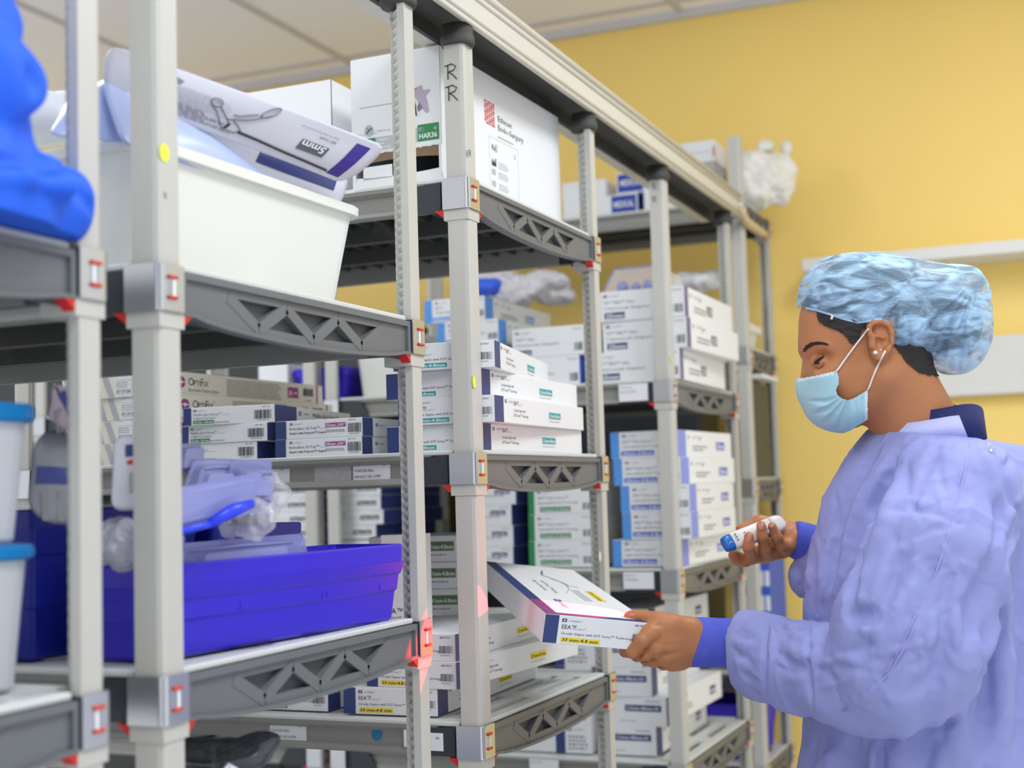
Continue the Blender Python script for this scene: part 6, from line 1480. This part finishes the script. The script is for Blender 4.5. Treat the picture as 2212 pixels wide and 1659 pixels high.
# nails
mb = MB()
def nail(S, px, py, w_, h_, tilt=0.):
    q = surf(S, px, py)
    if q is None: return
    n_ = 10; c, s = math.cos(math.radians(tilt)), math.sin(math.radians(tilt)); P = []
    for i in range(n_):
        a = 2*math.pi*i/n_; u, v = w_*math.cos(a), h_*math.sin(a); P.append((px+c*u-s*v, py+s*u+c*v))
    R = [surf(S, *p) for p in P]
    if any(r is None or abs(r[2]-q[2]) > .012 for r in R): R = [q+np.array([(p[0]-px)/F_PX*q[2], -(p[1]-py)/F_PX*q[2], .0012]) for p in P]
    out = [to_world(r-np.array([0, 0, .0006]))-np.array(PERSON.location) for r in R]; ctr = to_world(q-np.array([0, 0, .0011]))-np.array(PERSON.location)
    mb.add(out+[ctr], [(i, (i+1) % n_, n_) for i in range(n_)], M_nail, smooth=True)
nail(FHS, 1617, 1163, 7, 9, 5); nail(FHS, 1643, 1136, 7, 9, 3); nail(FHS, 1666, 1135, 5, 5, 10); nail(NHS, 1364, 1328, 8, 3, 0)
mb.obj('fingernails', PERSON)
# ------------------------------------------------------------------ the held box
RM = Matrix(((.7985, -.5720, .1820), (.5840, .8110, -.0190), (-.1350, .1230, .9830)))
X_ = Vector(RM.col[0]).normalized(); Y_ = (Vector(RM.col[1])-X_*Vector(RM.col[1]).dot(X_)).normalized(); Z_ = X_.cross(Y_)
RM = Matrix((X_, Y_, Z_)).transposed()
HB = tag(link('stapler_box', EEA33T), 'white box with yellow 33 mm tag held by the person in the gown', 'box')
P0 = Vector((-.754, 1.893, 1.038)); HB.matrix_world = Matrix.Translation(P0-RM @ Vector((-.165/2, -.46/2, .0425))) @ RM.to_4x4()
# ------------------------------------------------------------------ the scanner
M_scan = mat('scanner_grey', (216, 214, 210), .38, var=.015, vscale=30, bump=.04, bscale=400); M_sblue = mat('scanner_blue', (16, 104, 188), .3)
A0, A1 = fr(1565, 1177, 2.172), fr(1694, 1127, 2.222); ax_ = (A1-A0); LS = np.linalg.norm(ax_); ax_ /= LS
nrm_ = np.array([-.12, .38, -1.]); nrm_ -= ax_*(nrm_@ax_); nrm_ /= np.linalg.norm(nrm_); wd_ = np.cross(nrm_, ax_); wd_ /= np.linalg.norm(wd_)
if wd_[1] < 0: wd_ = -wd_
SCN = empty('barcode_scanner', tuple(to_world((A0+A1)/2)), 'pale grey handheld scanner with blue tip in the raised hand', 'scanner')
def spt(t, u, v): return Vector(to_world(A0+ax_*LS*t+wd_*u+nrm_*v)-np.array(SCN.location))
def srings(ts, m, name, parent=SCN):
    mb = MB(); R = []
    for t, w_, h_ in ts:
        R.append([spt(t, w_*math.copysign(abs(math.cos(a))**.55, math.cos(a)), h_*math.copysign(abs(math.sin(a))**.7, math.sin(a))) for a in [2*math.pi*i/32 for i in range(32)]])
    mb.rings(R, m, smooth=True); return mb.obj(name, parent)
srings([(.115, .0138, .0086), (.13, .0142, .0090), (.4, .0146, .0096), (.745, .0150, .0104)], M_scan, 'housing')
srings([(-.01, .0100, .0055), (.0, .0120, .0070), (.03, .0130, .0080), (.112, .0137, .0085)], M_sblue, 'blue_tip')
srings([(.75, .0150, .0104), (.80, .0152, .0110), (.88, .0146, .0108), (.94, .0120, .0088), (.98, .0075, .0055), (.995, .003, .002)], M_scan, 'rear_cap')
mb = MB()
def sq(t0, t1, u0, u1, m, lift=.0104):
    mb.add([spt(t0, u0, lift), spt(t1, u0, lift), spt(t1, u1, lift), spt(t0, u1, lift)], [(0, 1, 2, 3)], m)
for k in range(3): sq(.30+.004*k, .325+.004*k, .0045-.0035*k, .0058-.0035*k, M_sblue)
sq(.52, .535, .0010, .0050, M_sblue)
for k in range(3): sq(.155, .185, .006-.005*k, .009-.005*k, M_dink)
sq(.140, .142, -.009, .010, M_link); sq(.205, .207, -.009, .010, M_link)
vs, fs, x1 = text_mesh('Laserfly', True); mb.add([spt(.66-b*.055, .0105-a/x1*.016, .0108) for a, b in vs], fs, M_sblue)
mb.tube([spt(.03, -.004, .0086), spt(.06, -.001, .0092), spt(.09, -.004, .0092)], .0006, M_lprint, n=5)
mb.obj('printed_marks', SCN)
ls = bpy.data.lights.new('scanner_beam', 'SPOT'); ls.energy = 55; ls.color = (1, .012, .02); ls.spot_size = math.radians(26); ls.spot_blend = .12; ls.shadow_soft_size = .002
lo = bpy.data.objects.new('scanner_beam', ls); COL.objects.link(lo); s0 = Vector(to_world(A0-ax_*.006)); tg = atD(1235, 1305, 2.08); lo.location = s0
lo.rotation_euler = (tg-s0).to_track_quat('-Z', 'Y').to_euler()
# ------------------------------------------------------------------ invented dark cabinets and crates, added to keep the gaps behind the shelves dark
def cabinet(x0, x1, y0, y1, h, label):
    t = empty('gap_filler_cabinet', ((x0+x1)/2, (y0+y1)/2, 0), label, 'cabinet'); w_, d_ = x1-x0, y1-y0; M_cab = mat('cabinet_grey', (66, 68, 70), .5, var=.05)
    mb = MB(); mb.box(-w_/2, -d_/2+.02, 0, w_/2, d_/2, h, M_cab, c=.003); mb.obj('body', t)
    for s in (-1, 1):
        mb = MB(); mb.box(min(0, s*w_/2)+.003, -d_/2, .06, max(0, s*w_/2)-.003, -d_/2+.019, h-.02, M_cab, c=.002); dr = mb.obj('door', t)
        mb = MB(); mb.tube([(s*.03, -d_/2-.015, h*.5), (s*.03, -d_/2-.015, h*.5+.12)], .005, M_alu); mb.obj('handle', dr)
cabinet(-2.85, -1.95, 3.75, 4.2, 1.75, 'dark grey cabinet added to darken the gaps behind the clear packages')
cabinet(-3.80, -2.90, 3.75, 4.2, 1.75, 'dark grey cabinet added to darken the gaps far left between the shelf posts')
for i, (x0, x1, z, h_, lab) in enumerate(((-1.74, -1.03, .7005, .46, 'dark crate added to darken the low shelf by the yellow wall'), (-1.74, -1.03, 1.2355, .30, 'dark crate added to darken the shelf under the white bins by the yellow wall'))):
    mb = bin_mesh(x1-x0, .24, h_, M_dark, taper=.006, rim=.006, rh=.02, r=.01); tag(mb.obj('gap_filler_crate', None, ((x0+x1)/2, 3.965, z)), lab, 'crate')  # invented filler: hides the yellow wall so these shelf gaps read dark
